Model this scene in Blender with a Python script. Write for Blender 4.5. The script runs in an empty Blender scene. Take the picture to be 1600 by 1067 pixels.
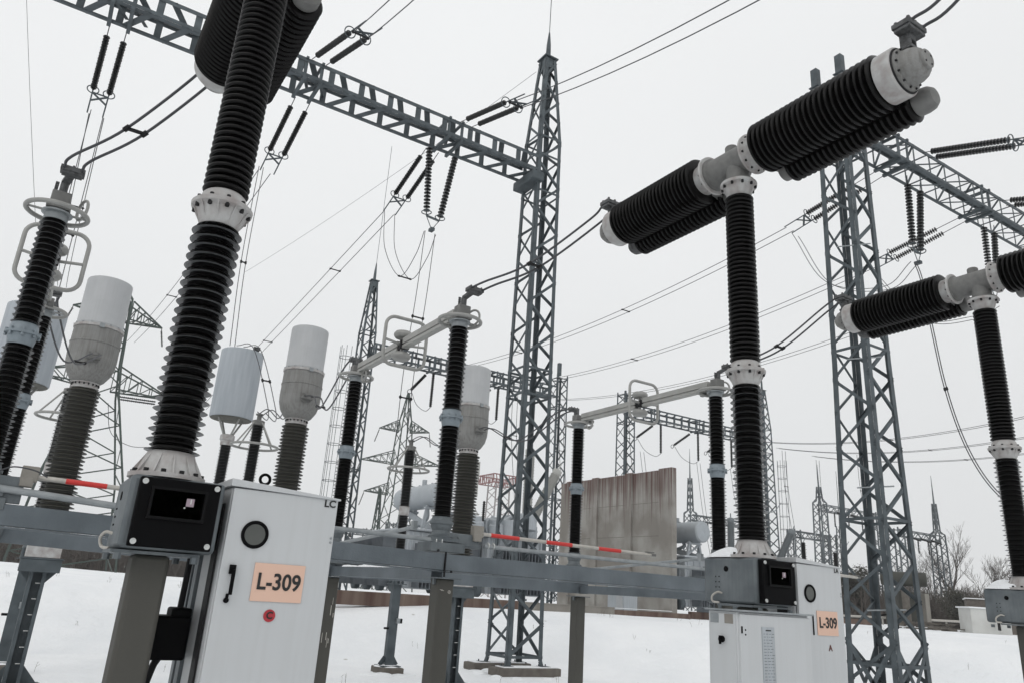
import bpy, math, random
from mathutils import Vector, Matrix
random.seed(7)
sc = bpy.context.scene
COL = sc.collection
R = math.radians
# ------------------------------------------------------------------ camera
F = 1174.06; PITCH = R(18.523); ROLL = R(3.80); AZ = R(58.53)
fx, fy = math.cos(AZ), math.sin(AZ); rx, ry = math.sin(AZ), -math.cos(AZ)
c_, s_ = math.cos(PITCH), math.sin(PITCH)
fw = Vector((fx*c_, fy*c_, s_)); r0 = Vector((rx, ry, 0)); u0 = Vector((-fx*s_, -fy*s_, c_))
rr = r0*math.cos(ROLL) + u0*math.sin(ROLL); uu = -r0*math.sin(ROLL) + u0*math.cos(ROLL)
cd = bpy.data.cameras.new('camera'); cam = bpy.data.objects.new('camera', cd); COL.objects.link(cam)
M = Matrix((rr, uu, -fw)).transposed().to_4x4(); M.translation = (0, 0, 2.1); cam.matrix_world = M
cd.sensor_width = 36; cd.lens = 36*F/1600; cd.clip_start = .05; cd.clip_end = 6000
sc.camera = cam
# ------------------------------------------------------------------ sky, sun, exposure
SUN_EL, SUN_AZ = R(38), R(200)
w = bpy.data.worlds.new('World'); sc.world = w; w.use_nodes = True
nt = w.node_tree; nt.nodes.clear()
sky = nt.nodes.new('ShaderNodeTexSky'); sky.sky_type = 'NISHITA'; sky.sun_disc = False
sky.sun_elevation = SUN_EL; sky.sun_rotation = SUN_AZ; sky.dust_density = 6; sky.air_density = 1
hs = nt.nodes.new('ShaderNodeHueSaturation'); hs.inputs['Saturation'].default_value = .12
mx = nt.nodes.new('ShaderNodeMix'); mx.data_type = 'RGBA'; mx.inputs[0].default_value = .90
mx.inputs[7].default_value = (9.65, 9.78, 9.85, 1)      # even cloud deck
bg = nt.nodes.new('ShaderNodeBackground'); bg.inputs['Strength'].default_value = .098
wo = nt.nodes.new('ShaderNodeOutputWorld')
nt.links.new(sky.outputs[0], hs.inputs['Color']); nt.links.new(hs.outputs[0], mx.inputs[6])
wtc = nt.nodes.new('ShaderNodeTexCoord'); wsp = nt.nodes.new('ShaderNodeSeparateXYZ'); nt.links.new(wtc.outputs['Generated'], wsp.inputs[0])
wmr = nt.nodes.new('ShaderNodeMapRange'); wmr.inputs['From Min'].default_value = 0; wmr.inputs['From Max'].default_value = .65; wmr.inputs['To Min'].default_value = .90; wmr.inputs['To Max'].default_value = 1.04
nt.links.new(wsp.outputs['Z'], wmr.inputs['Value'])
wnz = nt.nodes.new('ShaderNodeTexNoise'); wnz.inputs['Scale'].default_value = 1.6; wnz.inputs['Detail'].default_value = 3; nt.links.new(wtc.outputs['Generated'], wnz.inputs['Vector'])
wm2 = nt.nodes.new('ShaderNodeMapRange'); wm2.inputs['From Min'].default_value = .3; wm2.inputs['From Max'].default_value = .7; wm2.inputs['To Min'].default_value = .975; wm2.inputs['To Max'].default_value = 1.025; nt.links.new(wnz.outputs[0], wm2.inputs['Value'])
wml = nt.nodes.new('ShaderNodeMath'); wml.operation = 'MULTIPLY'; nt.links.new(wmr.outputs[0], wml.inputs[0]); nt.links.new(wm2.outputs[0], wml.inputs[1])
wvs = nt.nodes.new('ShaderNodeVectorMath'); wvs.operation = 'SCALE'; nt.links.new(mx.outputs[2], wvs.inputs[0]); nt.links.new(wml.outputs[0], wvs.inputs['Scale'])
nt.links.new(wvs.outputs[0], bg.inputs['Color']); nt.links.new(bg.outputs[0], wo.inputs['Surface'])
sl = bpy.data.lights.new('sun', 'SUN'); sl.energy = .5; sl.angle = R(35); sl.color = (1, .97, .93)
so = bpy.data.objects.new('sun', sl); COL.objects.link(so)
so.rotation_euler = (R(90)-SUN_EL, 0, R(-60))
sc.view_settings.view_transform = 'Standard'; sc.view_settings.look = 'None'
sc.view_settings.exposure = 0; sc.view_settings.gamma = 1
sc.render.engine = 'CYCLES'
# ------------------------------------------------------------------ materials
def mat(name, col, rough=.5, metal=0., col2=None, scale=8, amt=.5, bump=0., bscale=60, coat=0., streak=False, spec=.5, detail=6):
    m = bpy.data.materials.new(name); m.use_nodes = True
    n = m.node_tree; b = n.nodes['Principled BSDF']
    b.inputs['Roughness'].default_value = rough; b.inputs['Metallic'].default_value = metal
    b.inputs['Base Color'].default_value = (*col, 1)
    b.inputs['Coat Weight'].default_value = coat; b.inputs['Coat Roughness'].default_value = .15
    b.inputs['Specular IOR Level'].default_value = spec
    tc = n.nodes.new('ShaderNodeTexCoord')
    src = tc.outputs['Object']
    if streak:
        mp = n.nodes.new('ShaderNodeMapping'); mp.inputs['Scale'].default_value = (1, 1, .08)
        n.links.new(src, mp.inputs[0]); src = mp.outputs[0]
    if col2:
        nz = n.nodes.new('ShaderNodeTexNoise'); nz.inputs['Scale'].default_value = scale; nz.inputs['Detail'].default_value = detail
        n.links.new(src, nz.inputs['Vector'])
        rp = n.nodes.new('ShaderNodeValToRGB'); rp.color_ramp.elements[0].position = .5-.25*amt; rp.color_ramp.elements[1].position = .5+.35*amt
        rp.color_ramp.elements[0].color = (*col2, 1); rp.color_ramp.elements[1].color = (*col, 1)
        n.links.new(nz.outputs[0], rp.inputs[0]); n.links.new(rp.outputs[0], b.inputs['Base Color'])
    if bump:
        nb = n.nodes.new('ShaderNodeTexNoise'); nb.inputs['Scale'].default_value = bscale; nb.inputs['Detail'].default_value = 4
        n.links.new(tc.outputs['Object'], nb.inputs['Vector'])
        bp = n.nodes.new('ShaderNodeBump'); bp.inputs['Strength'].default_value = bump; bp.inputs['Distance'].default_value = .02
        n.links.new(nb.outputs[0], bp.inputs['Height']); n.links.new(bp.outputs[0], b.inputs['Normal'])
    return m
m_galv = mat('galvanised_steel', (.175, .195, .205), .55, .3, (.085, .10, .11), 5, .9, .15, 90)
m_galv_d = mat('weathered_galvanised_lattice', (.105, .126, .138), .6, .25, (.045, .056, .063), 3, .9)
m_galv_l = mat('light_galvanised', (.33, .35, .36), .45, .4, (.22, .24, .25), 9, .8)
m_beam = mat('galvanised_beam', (.165, .19, .21), .5, .35, (.09, .107, .12), 2.6, 1., .12, 50)
m_green = mat('green_painted_lattice', (.055, .082, .068), .8, 0, (.045, .055, .052), .6, 1)
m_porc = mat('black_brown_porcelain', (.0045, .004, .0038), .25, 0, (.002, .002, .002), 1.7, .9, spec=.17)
m_under = mat('painted_snowlight_underside', (.27, .28, .29), .35, 0, (.15, .155, .16), 3.5, 1.)  # snow reflection under the glazed sheds, painted in as a paler grey
m_porc_g = mat('dark_glazed_porcelain', (.014, .016, .017), .3, 0, (.008, .008, .008), 4, .6, spec=.35)
m_grey_ins = mat('grey_green_composite_insulator', (.040, .039, .030), .5, 0, (.026, .0255, .020), 3, .8)
m_flange = mat('whitewashed_cast_flange', (.47, .48, .475), .6, 0, (.29, .265, .255), 9, .7, .2, 60)
m_flange_b = mat('blue_grey_flange', (.22, .26, .29), .5, .1, (.16, .19, .21), 9, .7)
m_cast = mat('cast_aluminium', (.19, .19, .183), .6, .2, (.13, .13, .126), 14, .8, .25, 120)
m_cast_d = mat('weathered_clamp', (.15, .155, .16), .6, .4, (.05, .05, .05), 30, .9, .4, 90)
m_tank_paint = mat('ct_head_cast', (.235, .235, .228), .65, .0, (.175, .175, .17), 5, .9, .3, 70)
m_ctcap = mat('pale_grey_cap_paint', (.41, .42, .43), .5, 0, (.35, .36, .37), 3, .9)
m_white = mat('cabinet_light_grey_paint', (.50, .515, .525), .38, 0, (.465, .48, .49), 1.6, .9, .02, 200)
m_black = mat('black_plastic', (.002, .002, .0025), .6, spec=.08)
m_rubber = mat('dark_gasket', (.010, .010, .011), .6, spec=.25)
m_glass = mat('smoked_glass', (.004, .004, .005), .15, spec=.3)
m_pane = mat('dusty_round_pane', (.085, .09, .083), .25, 0, (.06, .065, .06), 6, .8)
m_indic = mat('indicator_card', (.30, .23, .27), .5)
m_boltw = mat('zinc_bolt_ring', (.55, .56, .55), .4, .5)
m_post = mat('dirty_square_post', (.078, .075, .064), .8, .0, (.052, .051, .045), 3.5, .9, .15, 80, streak=True)
m_ring = mat('aluminium_tube', (.34, .34, .325), .5, .2, (.26, .26, .25), 8, .8)
m_arm = mat('aluminium_arm', (.36, .36, .345), .5, .2, (.28, .28, .265), 5, .8)
m_wire = mat('aluminium_conductor', (.06, .062, .068), .6, .3)
m_red = mat('red_band_paint', (.55, .03, .025), .45)
m_band = mat('white_band_paint', (.50, .48, .44), .5, 0, (.36, .34, .31), 12, .8)
m_sign = mat('peach_sign', (.66, .44, .34), .55)
m_ink = mat('black_lettering', (.008, .008, .008), .5)
m_redsign = mat('red_sign', (.36, .02, .03), .5)
m_conc = mat('weathered_concrete', (.30, .285, .255), .9, 0, (.20, .185, .165), 2, .9, .4, 20, streak=True)
m_foot = mat('dark_wet_concrete', (.17, .155, .135), .9, 0, (.09, .08, .07), 4, .9, .4, 25)
m_rust = mat('rust_stained_concrete', (.20, .155, .125), .9, 0, (.075, .040, .032), 3, 1., .4, 20, streak=True)
m_trans = mat('transformer_grey_paint', (.40, .43, .46), .5, 0, (.33, .36, .385), 1.2, .8)
m_trans_d = mat('dark_radiator_paint', (.12, .135, .15), .6, 0, (.06, .07, .08), 2, .9)
m_bush = mat('light_grey_bushing', (.40, .40, .38), .4)
m_bushd = mat('mid_grey_bushing', (.17, .19, .20), .4)
m_trap = mat('wave_trap_winding', (.43, .46, .49), .6, 0, (.31, .34, .37), 9, .9, streak=True)
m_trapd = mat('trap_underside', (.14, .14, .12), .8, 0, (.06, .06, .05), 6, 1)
m_bark = mat('dark_bark', (.075, .062, .052), .9, 0, (.045, .037, .032), 5, .8)
m_twig = mat('twig_brown', (.085, .073, .064), .9)
m_pine = mat('dark_evergreen', (.028, .033, .024), .9, 0, (.05, .044, .032), 2, .9)
m_brick = mat('grey_block_masonry', (.17, .15, .13), .9, 0, (.12, .105, .095), 6, .8)
m_olive = mat('olive_tank_paint', (.05, .052, .042), .7, 0, (.03, .03, .026), 1.5, .9)
m_kiosk = mat('white_kiosk_paint', (.60, .61, .59), .6, 0, (.5, .5, .48), 1.5, .8)
m_weed = mat('dry_weed', (.10, .085, .06), .9)
m_redlat = mat('red_painted_lattice', (.24, .12, .115), .8)

def snow_mat():
    m = bpy.data.materials.new('snow'); m.use_nodes = True; n = m.node_tree; b = n.nodes['Principled BSDF']
    b.inputs['Roughness'].default_value = .75
    b.inputs['Specular IOR Level'].default_value = .15
    tc = n.nodes.new('ShaderNodeTexCoord')
    nz = n.nodes.new('ShaderNodeTexNoise'); nz.inputs['Scale'].default_value = .35; nz.inputs['Detail'].default_value = 8
    n.links.new(tc.outputs['Object'], nz.inputs['Vector'])
    rp = n.nodes.new('ShaderNodeValToRGB'); rp.color_ramp.elements[0].position = .3; rp.color_ramp.elements[1].position = .7
    rp.color_ramp.elements[0].color = (.80, .82, .84, 1); rp.color_ramp.elements[1].color = (.90, .91, .92, 1)
    n.links.new(nz.outputs[0], rp.inputs[0])
    # sparse dead grass tips poking through
    v = n.nodes.new('ShaderNodeTexVoronoi'); v.inputs['Scale'].default_value = .55
    n.links.new(tc.outputs['Object'], v.inputs['Vector'])
    r2 = n.nodes.new('ShaderNodeValToRGB'); r2.color_ramp.elements[0].position = .018; r2.color_ramp.elements[1].position = .05
    r2.color_ramp.elements[0].color = (.42, .38, .33, 1); r2.color_ramp.elements[1].color = (1, 1, 1, 1)
    n.links.new(v.outputs['Distance'], r2.inputs[0])
    mm = n.nodes.new('ShaderNodeMix'); mm.data_type = 'RGBA'; mm.blend_type = 'MULTIPLY'; mm.inputs[0].default_value = .8
    n.links.new(rp.outputs[0], mm.inputs[6]); n.links.new(r2.outputs[0], mm.inputs[7]); n.links.new(mm.outputs[2], b.inputs['Base Color'])
    n2 = n.nodes.new('ShaderNodeTexNoise'); n2.inputs['Scale'].default_value = 1.3; n2.inputs['Detail'].default_value = 9; n2.inputs['Roughness'].default_value = .62
    n.links.new(tc.outputs['Object'], n2.inputs['Vector'])
    bp = n.nodes.new('ShaderNodeBump'); bp.inputs['Strength'].default_value = .8; bp.inputs['Distance'].default_value = .2
    n.links.new(n2.outputs[0], bp.inputs['Height']); n.links.new(bp.outputs[0], b.inputs['Normal'])
    return m
m_snow = snow_mat()
def grime(m, amt=.16):
    n = m.node_tree; b = n.nodes['Principled BSDF']; src = b.inputs['Base Color'].links[0].from_socket
    tc = n.nodes.new('ShaderNodeTexCoord'); mp = n.nodes.new('ShaderNodeMapping'); mp.inputs['Scale'].default_value = (22, 22, .9)
    nz = n.nodes.new('ShaderNodeTexNoise'); nz.inputs['Scale'].default_value = 1.6; nz.inputs['Detail'].default_value = 6
    rp = n.nodes.new('ShaderNodeValToRGB'); rp.color_ramp.elements[0].position = .34; rp.color_ramp.elements[1].position = .56
    rp.color_ramp.elements[0].color = (.66, .64, .60, 1); rp.color_ramp.elements[1].color = (1, 1, 1, 1)
    mm = n.nodes.new('ShaderNodeMix'); mm.data_type = 'RGBA'; mm.blend_type = 'MULTIPLY'; mm.inputs[0].default_value = amt
    n.links.new(tc.outputs['Object'], mp.inputs[0]); n.links.new(mp.outputs[0], nz.inputs['Vector']); n.links.new(nz.outputs[0], rp.inputs[0])
    n.links.new(src, mm.inputs[6]); n.links.new(rp.outputs[0], mm.inputs[7]); n.links.new(mm.outputs[2], b.inputs['Base Color'])
grime(m_white, .10); grime(m_ctcap, .14); grime(m_galv, .25); grime(m_beam, .10); grime(m_tank_paint, .7); grime(m_trans, .4)
# ------------------------------------------------------------------ mesh helpers
class MB:
    def __init__(s): s.v = []; s.f = []; s.marks = []
    def use(s, k): s.marks.append((len(s.f), k)); return s
    def add(s, vs, fs):
        o = len(s.v); s.v += [tuple(v) for v in vs]; s.f += [tuple(i+o for i in f) for f in fs]; return s
    def box(s, c, d, rz=0):
        x, y, z = c; a, b, h = d[0]/2, d[1]/2, d[2]/2; cz, sz = math.cos(rz), math.sin(rz)
        vs = []
        for k in (-h, h):
            for i, j in ((-a, -b), (a, -b), (a, b), (-a, b)): vs.append((x+i*cz-j*sz, y+i*sz+j*cz, z+k))
        return s.add(vs, [(3, 2, 1, 0), (4, 5, 6, 7), (0, 1, 5, 4), (1, 2, 6, 5), (2, 3, 7, 6), (3, 0, 4, 7)])
    def bar(s, p, q, w, t, n):
        """flat bar from p to q, width w across, thickness t along n"""
        p, q, n = Vector(p), Vector(q), Vector(n); d = (q-p)
        if d.length < 1e-6: return s
        d.normalize(); n = (n-d*n.dot(d))
        if n.length < 1e-5: n = d.orthogonal()
        n.normalize(); e = d.cross(n)
        vs = []
        for b in (p, q):
            for i, j in ((-1, -1), (1, -1), (1, 1), (-1, 1)): vs.append(b+e*(i*w/2)+n*(j*t/2))
        return s.add(vs, [(3, 2, 1, 0), (4, 5, 6, 7), (0, 1, 5, 4), (1, 2, 6, 5), (2, 3, 7, 6), (3, 0, 4, 7)])
    def angle(s, p, q, w, t, a, b):
        """L section: corner line p-q, flanges towards a and b"""
        a, b = Vector(a).normalized(), Vector(b).normalized(); p, q = Vector(p), Vector(q)
        s.bar(p+a*w/2, q+a*w/2, w, t, b)
        return s.bar(p+b*(w/2+t/2), q+b*(w/2+t/2), w-t, t, a)
    def tube(s, pts, r, seg=8, closed=False, caps=True):
        pts = [Vector(p) for p in pts]; n = len(pts); rings = []; prev = None; o = len(s.v)
        for i, p in enumerate(pts):
            a = pts[(i-1) % n] if (closed or i > 0) else p; b = pts[(i+1) % n] if (closed or i < n-1) else p
            d = (b-a).normalized()
            if prev is None: x = d.orthogonal().normalized()
            else:
                x = prev-d*prev.dot(d); x = x.normalized() if x.length > 1e-6 else d.orthogonal().normalized()
            prev = x; y = d.cross(x); ri = r[i] if isinstance(r, (list, tuple)) else r
            for k in range(seg):
                t = 2*math.pi*k/seg; s.v.append(tuple(p+(x*math.cos(t)+y*math.sin(t))*ri))
        m = n if closed else n-1
        for i in range(m):
            for k in range(seg):
                a = o+i*seg+k; b = o+i*seg+(k+1) % seg; c = o+((i+1) % n)*seg+(k+1) % seg; d = o+((i+1) % n)*seg+k
                s.f.append((a, b, c, d))
        if caps and not closed:
            s.f.append(tuple(o+k for k in range(seg))[::-1]); s.f.append(tuple(o+(n-1)*seg+k for k in range(seg)))
        return s
    def lathe(s, prof, o=(0, 0, 0), ax=(0, 0, 1), seg=32, caps=True, under=None):
        """prof: list of (radius, distance along axis)"""
        o = Vector(o); ax = Vector(ax).normalized(); x = ax.orthogonal().normalized(); y = ax.cross(x); b0 = len(s.v)
        cs = [(math.cos(2*math.pi*k/seg), math.sin(2*math.pi*k/seg)) for k in range(seg)]
        for r, h in prof:
            for cc, ss in cs: s.v.append(tuple(o+ax*h+(x*cc+y*ss)*r))
        for i in range(len(prof)-1):
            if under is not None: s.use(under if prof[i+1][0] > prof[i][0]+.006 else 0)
            for k in range(seg):
                k2 = (k+1) % seg; s.f.append((b0+i*seg+k, b0+i*seg+k2, b0+(i+1)*seg+k2, b0+(i+1)*seg+k))
        if caps:
            s.f.append(tuple(b0+k for k in range(seg))[::-1]); s.f.append(tuple(b0+(len(prof)-1)*seg+k for k in range(seg)))
        return s
    def torus(s, c, R_, r, n=(0, 0, 1), seg=40, rs=8):
        c = Vector(c); n = Vector(n).normalized(); x = n.orthogonal().normalized(); y = n.cross(x)
        return s.tube([c+(x*math.cos(2*math.pi*k/seg)+y*math.sin(2*math.pi*k/seg))*R_ for k in range(seg)], r, rs, closed=True)
    def build(s, name, m, parent=None, bevel=0, smooth=True, ang=32):
        off = Vector((0, 0, 0)); p = parent
        while p is not None: off += p.location; p = p.parent
        me = bpy.data.meshes.new(name)
        me.from_pydata([(v[0]-off.x, v[1]-off.y, v[2]-off.z) for v in s.v], [], s.f)
        for k_ in (m if isinstance(m, (list, tuple)) else (m,)): me.materials.append(k_)
        if s.marks:
            mi = [0]*len(s.f)
            for a_, k_ in s.marks: mi[a_:] = [k_]*(len(s.f)-a_)
            me.polygons.foreach_set('material_index', mi)
        me.update()
        if smooth:
            me.polygons.foreach_set('use_smooth', [True]*len(me.polygons)); me.set_sharp_from_angle(angle=R(ang))
        o = bpy.data.objects.new(name, me); COL.objects.link(o)
        if parent is not None: o.parent = parent
        if bevel:
            b = o.modifiers.new('bevel', 'BEVEL'); b.width = bevel; b.segments = 2; b.limit_method = 'ANGLE'
        return o
def thing(name, loc, label, cat, group=None):
    o = bpy.data.objects.new(name, None); COL.objects.link(o); o.location = loc; o.empty_display_size = .2
    o['label'] = label; o['category'] = cat
    if group: o['group'] = group
    return o
def tag(o, label, cat, group=None):
    o['label'] = label; o['category'] = cat
    if group: o['group'] = group
    return o
def setting(o, kind='structure', label=None):
    o['kind'] = kind
    if label: o['label'] = label
    return o
def dup(root, loc, label, group=None):
    r = root.copy(); COL.objects.link(r); r.location = loc; r['label'] = label
    if group: r['group'] = group
    for ch in list(root.children):
        c = ch.copy(); COL.objects.link(c); c.parent = r
        for g in list(ch.children):
            d = g.copy(); COL.objects.link(d); d.parent = c
    return r
def shed_profile(z0, z1, rc, ra, rb, n, th=.3):
    """alternating large/small sheds between z0 and z1 with a slightly domed upper side"""
    p = [(rc, z0)]; step = (z1-z0)/n
    for i in range(n):
        z = z0+step*i; r = ra if i % 2 == 0 else rb; a = z+step*.28
        p += [(rc, a+step*.10), (rc+(r-rc)*.62, a), (r-.003, a-step*.10), (r, a-step*.04), (r-.004, a+step*.04), (rc+(r-rc)*.45, a+step*.22), (rc+.002, a+step*.36)]
    p.append((rc, z1)); return p
def round_profile(z0, z1, rc, r, n):
    """contiguous half-round sheds"""
    p = [(rc, z0)]; st = (z1-z0)/n
    for i in range(n):
        z = z0+st*i
        for u, v in ((.04, .0), (.10, .55), (.22, .88), (.40, 1.), (.58, .90), (.76, .58), (.92, .14)): p.append((rc+(r-rc)*v, z+st*u))
    p.append((rc, z1)); return p
def arc(p, q, sag, n=16, up=(0, 0, -1)):
    p, q, up = Vector(p), Vector(q), Vector(up)
    return [p.lerp(q, i/n)+up*(sag*4*(i/n)*(1-i/n)) for i in range(n+1)]
def spline(pts, n=8):
    P = [Vector(p) for p in pts]; P = [P[0]*2-P[1]]+P+[P[-1]*2-P[-2]]; out = []
    for i in range(1, len(P)-2):
        for k in range(n):
            t = k/n; a, b, c, d = P[i-1], P[i], P[i+1], P[i+2]
            out.append(.5*((2*b)+(c-a)*t+(2*a-5*b+4*c-d)*t*t+(3*b-a-3*c+d)*t**3))
    out.append(P[-2]); return out
def text(body, size, loc, rx_=R(90), rz=0, m=None, parent=None, name='lettering', bold=0.0, depth=.0015, sx=1):
    cu = bpy.data.curves.new(name, 'FONT'); cu.body = body; cu.size = size; cu.align_x = 'CENTER'; cu.align_y = 'CENTER'
    cu.offset = bold; cu.extrude = depth; cu.resolution_u = 4
    t = bpy.data.objects.new('tmp', cu); COL.objects.link(t)
    dg = bpy.context.evaluated_depsgraph_get(); dg.update()
    me = bpy.data.meshes.new_from_object(t.evaluated_get(dg)); bpy.data.objects.remove(t)
    off = Vector((0, 0, 0)); p = parent
    while p is not None: off += p.location; p = p.parent
    me.transform(Matrix.Translation(Vector(loc)-off) @ Matrix.Rotation(rz, 4, 'Z') @ Matrix.Rotation(rx_, 4, 'X') @ Matrix.Diagonal((sx, 1, 1, 1)))
    me.materials.clear(); me.materials.append(m or m_ink)
    o = bpy.data.objects.new(name, me); COL.objects.link(o)
    if parent is not None: o.parent = parent
    return o

# ------------------------------------------------------------------ ground
def hgt(x, y):
    d = math.hypot(x, y)
    def ss(a, b, t):
        t = max(0, min(1, (t-a)/(b-a))); return t*t*(3-2*t)
    z = -.15+1.65*ss(25.5, 31.5, d)+.12*ss(35, 70, d)
    az = math.degrees(math.atan2(y, x))
    z += .42*ss(80, 94, az)*ss(32, 58, d)
    z -= 1.1*ss(75, 240, d)
    z += .08*math.sin(x*.31+1.3)*math.sin(y*.23)*ss(27, 34, d)*(1-ss(60, 90, d))
    z += .025*math.sin(x*.9)*math.cos(y*.8+x*.4)*ss(3, 8, d)*(1-ss(50, 80, d))
    return z
g = MB(); rings = [0.01]; d = .6
while d < 300: rings.append(d); d *= 1.055 if d < 60 else 1.12
ns = 180
for d in rings:
    for k in range(ns):
        a = 2*math.pi*k/ns; x, y = d*math.cos(a), d*math.sin(a); g.v.append((x, y, hgt(x, y)))
for i in range(len(rings)-1):
    for k in range(ns):
        g.f.append((i*ns+k, (i+1)*ns+k, (i+1)*ns+(k+1) % ns, i*ns+(k+1) % ns))
setting(g.build('ground', m_snow, ang=180), 'structure', 'snow covered flat yard of the substation')

# ------------------------------------------------------------------ circuit breakers (three poles, chambers along Y)
YB = 4.24
def make_breaker():
    t = thing('circuit_breaker', (0, 0, 0), 'x', 'circuit breaker')
    b = MB().box((0, 0.02, .94), (.17, .19, 2.36)).build('support_post', m_post, t, bevel=.02)
    MB().box((0, .02, 2.128), (.40, .36, .014)).build('head_plate', m_galv, t)
    bx = MB().box((.045, .095, 2.315), (.44, .53, .35)).build('mechanism_box', m_galv, t, bevel=.022)
    MB().box((.048, -.190, 2.315), (.375, .05, .325)).build('window_plate', m_black, t, bevel=.006)
    wp = t.children[-1]
    MB().box((.045, -.209, 2.36), (.235, .012, .13)).build('recess_window', m_glass, t, bevel=.003)
    bz = MB()
    for sx_ in (-1, 1): bz.box((.045+sx_*.124, -.222, 2.36), (.012, .022, .152)).box((.045, -.222, 2.36+sx_*.07), (.236, .022, .012))
    bz.build('window_bezel', mat('satin_black_bezel', (.003, .003, .0035), .5, spec=.12), t)
    MB().box((.10, -.217, 2.375), (.036, .004, .038)).use(1).box((.103, -.2195, 2.380), (.006, .002, .024)).box((.078, -.217, 2.348), (.007, .003, .007)).build('position_indicator', [m_indic, m_boltw], t)
    for i in (-1, 1):
        for j in (-1, 1): MB().lathe([(.013, 0), (.013, .006)], (.048+i*.166, -.215, 2.315+j*.14), (0, -1, 0), 16).torus((.048+i*.166, -.222, 2.315+j*.14), .011, .0032, (0, 1, 0), 16, 6).build('cover_bolt', m_boltw, t)
    h = MB().lathe([(.022, 0), (.022, .004)], (-.175, .12, 2.40), (-1, 0, 0), 20)
    for i in range(3):
        for j in range(2): h.lathe([(.005, 0), (.005, .003)], (-.175, .23-j*.035, 2.34-i*.04), (-1, 0, 0), 8)
    h.build('vent_hole', m_black, t)
    MB().tube(spline([(-.172, .17, 2.215), (-.205, .19, 2.22), (-.22, .23, 2.19), (-.205, .24, 2.15), (-.175, .20, 2.142)]), .008, 8).build('cable_loop', m_band, t)
    bs = MB()
    for i in (-1, 1):
        for j in (-.2, .3): bs.lathe([(.018, 0), (.018, .03)], (i*.17, j, 2.09), (0, 0, 1), 6)
    bs.build('foot_bolt', m_galv, t)
    # column
    def cone_flange(z0, z1, ra, rb, rim_at, name, flip=1, mm=m_flange, rim=.02):
        f = MB().lathe([(ra, z0), (rb, z1)] if False else [(ra, z0), ((ra*2+rb)/3, z0+(z1-z0)*.33), (rb, z1)], seg=32)
        return f
    f = MB().lathe([(.185, 2.49), (.185, 2.512), (.165, 2.515), (.150, 2.53), (.118, 2.615), (.112, 2.63)])
    for k in range(12):
        a = 2*math.pi*k/12; cx, sx = math.cos(a), math.sin(a)
        f.add([(cx*.178+sx*.004, sx*.178-cx*.004, 2.512), (cx*.178-sx*.004, sx*.178+cx*.004, 2.512), (cx*.118-sx*.004, sx*.118+cx*.004, 2.615), (cx*.118+sx*.004, sx*.118-cx*.004, 2.615), (cx*.12, sx*.12, 2.512)], [(0, 1, 2, 3), (0, 3, 4), (1, 4, 2)])
    q = f.use(1)
    for k in range(12):
        a = 2*math.pi*(k+.5)/12; q.lathe([(.012, 0), (.012, .018)], (math.cos(a)*.165, math.sin(a)*.165, 2.512), (0, 0, 1), 6)
    q.build('base_flange', [m_flange, m_rubber], t)
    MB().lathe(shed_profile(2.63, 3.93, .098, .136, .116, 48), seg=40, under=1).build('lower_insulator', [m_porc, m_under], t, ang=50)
    f = MB().lathe([(.102, 3.92), (.110, 3.935), (.142, 4.015), (.166, 4.030), (.170, 4.050), (.160, 4.060), (.136, 4.068), (.120, 4.118), (.106, 4.132)])
    for k in range(10):
        a = 2*math.pi*k/10; cx, sx = math.cos(a), math.sin(a)
        f.add([(cx*.166+sx*.004, sx*.166-cx*.004, 4.032), (cx*.166-sx*.004, sx*.166+cx*.004, 4.032), (cx*.108-sx*.004, sx*.108+cx*.004, 3.935), (cx*.108+sx*.004, sx*.108-cx*.004, 3.935), (cx*.12, sx*.12, 4.03)], [(0, 1, 2, 3), (0, 3, 4), (1, 4, 2)])
    q = f.use(1)
    for k in range(10):
        a = 2*math.pi*(k+.5)/10; q.lathe([(.012, 0), (.012, .026)], (math.cos(a)*.148, math.sin(a)*.148, 4.004), (0, 0, 1), 6).lathe([(.011, 0), (.011, .016)], (math.cos(a)*.146, math.sin(a)*.146, 4.060), (0, 0, 1), 6)
    q.build('middle_flange', [m_flange, m_rubber], t)
    MB().lathe(round_profile(4.135, 5.745, .098, .129, 38), seg=40).build('upper_insulator', m_porc, t, ang=50)
    f = MB().lathe([(.100, 5.745), (.108, 5.758), (.140, 5.845), (.166, 5.856), (.168, 5.882), (.135, 5.89)])
    for k in range(10):
        a = 2*math.pi*k/10; cx, sx = math.cos(a), math.sin(a)
        f.add([(cx*.156+sx*.004, sx*.156-cx*.004, 5.86), (cx*.156-sx*.004, sx*.156+cx*.004, 5.86), (cx*.110-sx*.004, sx*.110+cx*.004, 5.755), (cx*.110+sx*.004, sx*.110-cx*.004, 5.755)], [(0, 1, 2, 3)])
    q = f.use(1)
    for k in range(10):
        a = 2*math.pi*(k+.5)/10; q.lathe([(.013, 0), (.013, .024)], (math.cos(a)*.150, math.sin(a)*.150, 5.830), (0, 0, 1), 6)
    q.build('top_flange', [m_flange, m_rubber], t)
    # T housing
    zc = 6.13; yc = .07
    hs_ = MB().lathe([(.15, 5.885), (.15, 5.905), (.115, 5.92), (.108, 5.95), (.11, 6.03), (.13, 6.10)], seg=32)
    hs_.lathe([(.165, -.235), (.165, -.215), (.145, -.205), (.140, -.17), (.140, .17), (.145, .205), (.165, .215), (.165, .235)], (0, yc, zc), (0, 1, 0), 32)
    hs_.lathe([(.062, 0), (.062, .19), (.055, .20)], (0, yc, zc), (0, 0, 1), 20).lathe([(.07, 0), (.07, .20)], (0, yc, zc), (.9, 0, -.1), 20)
    hs_.build('gear_housing', m_cast, t)
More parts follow.
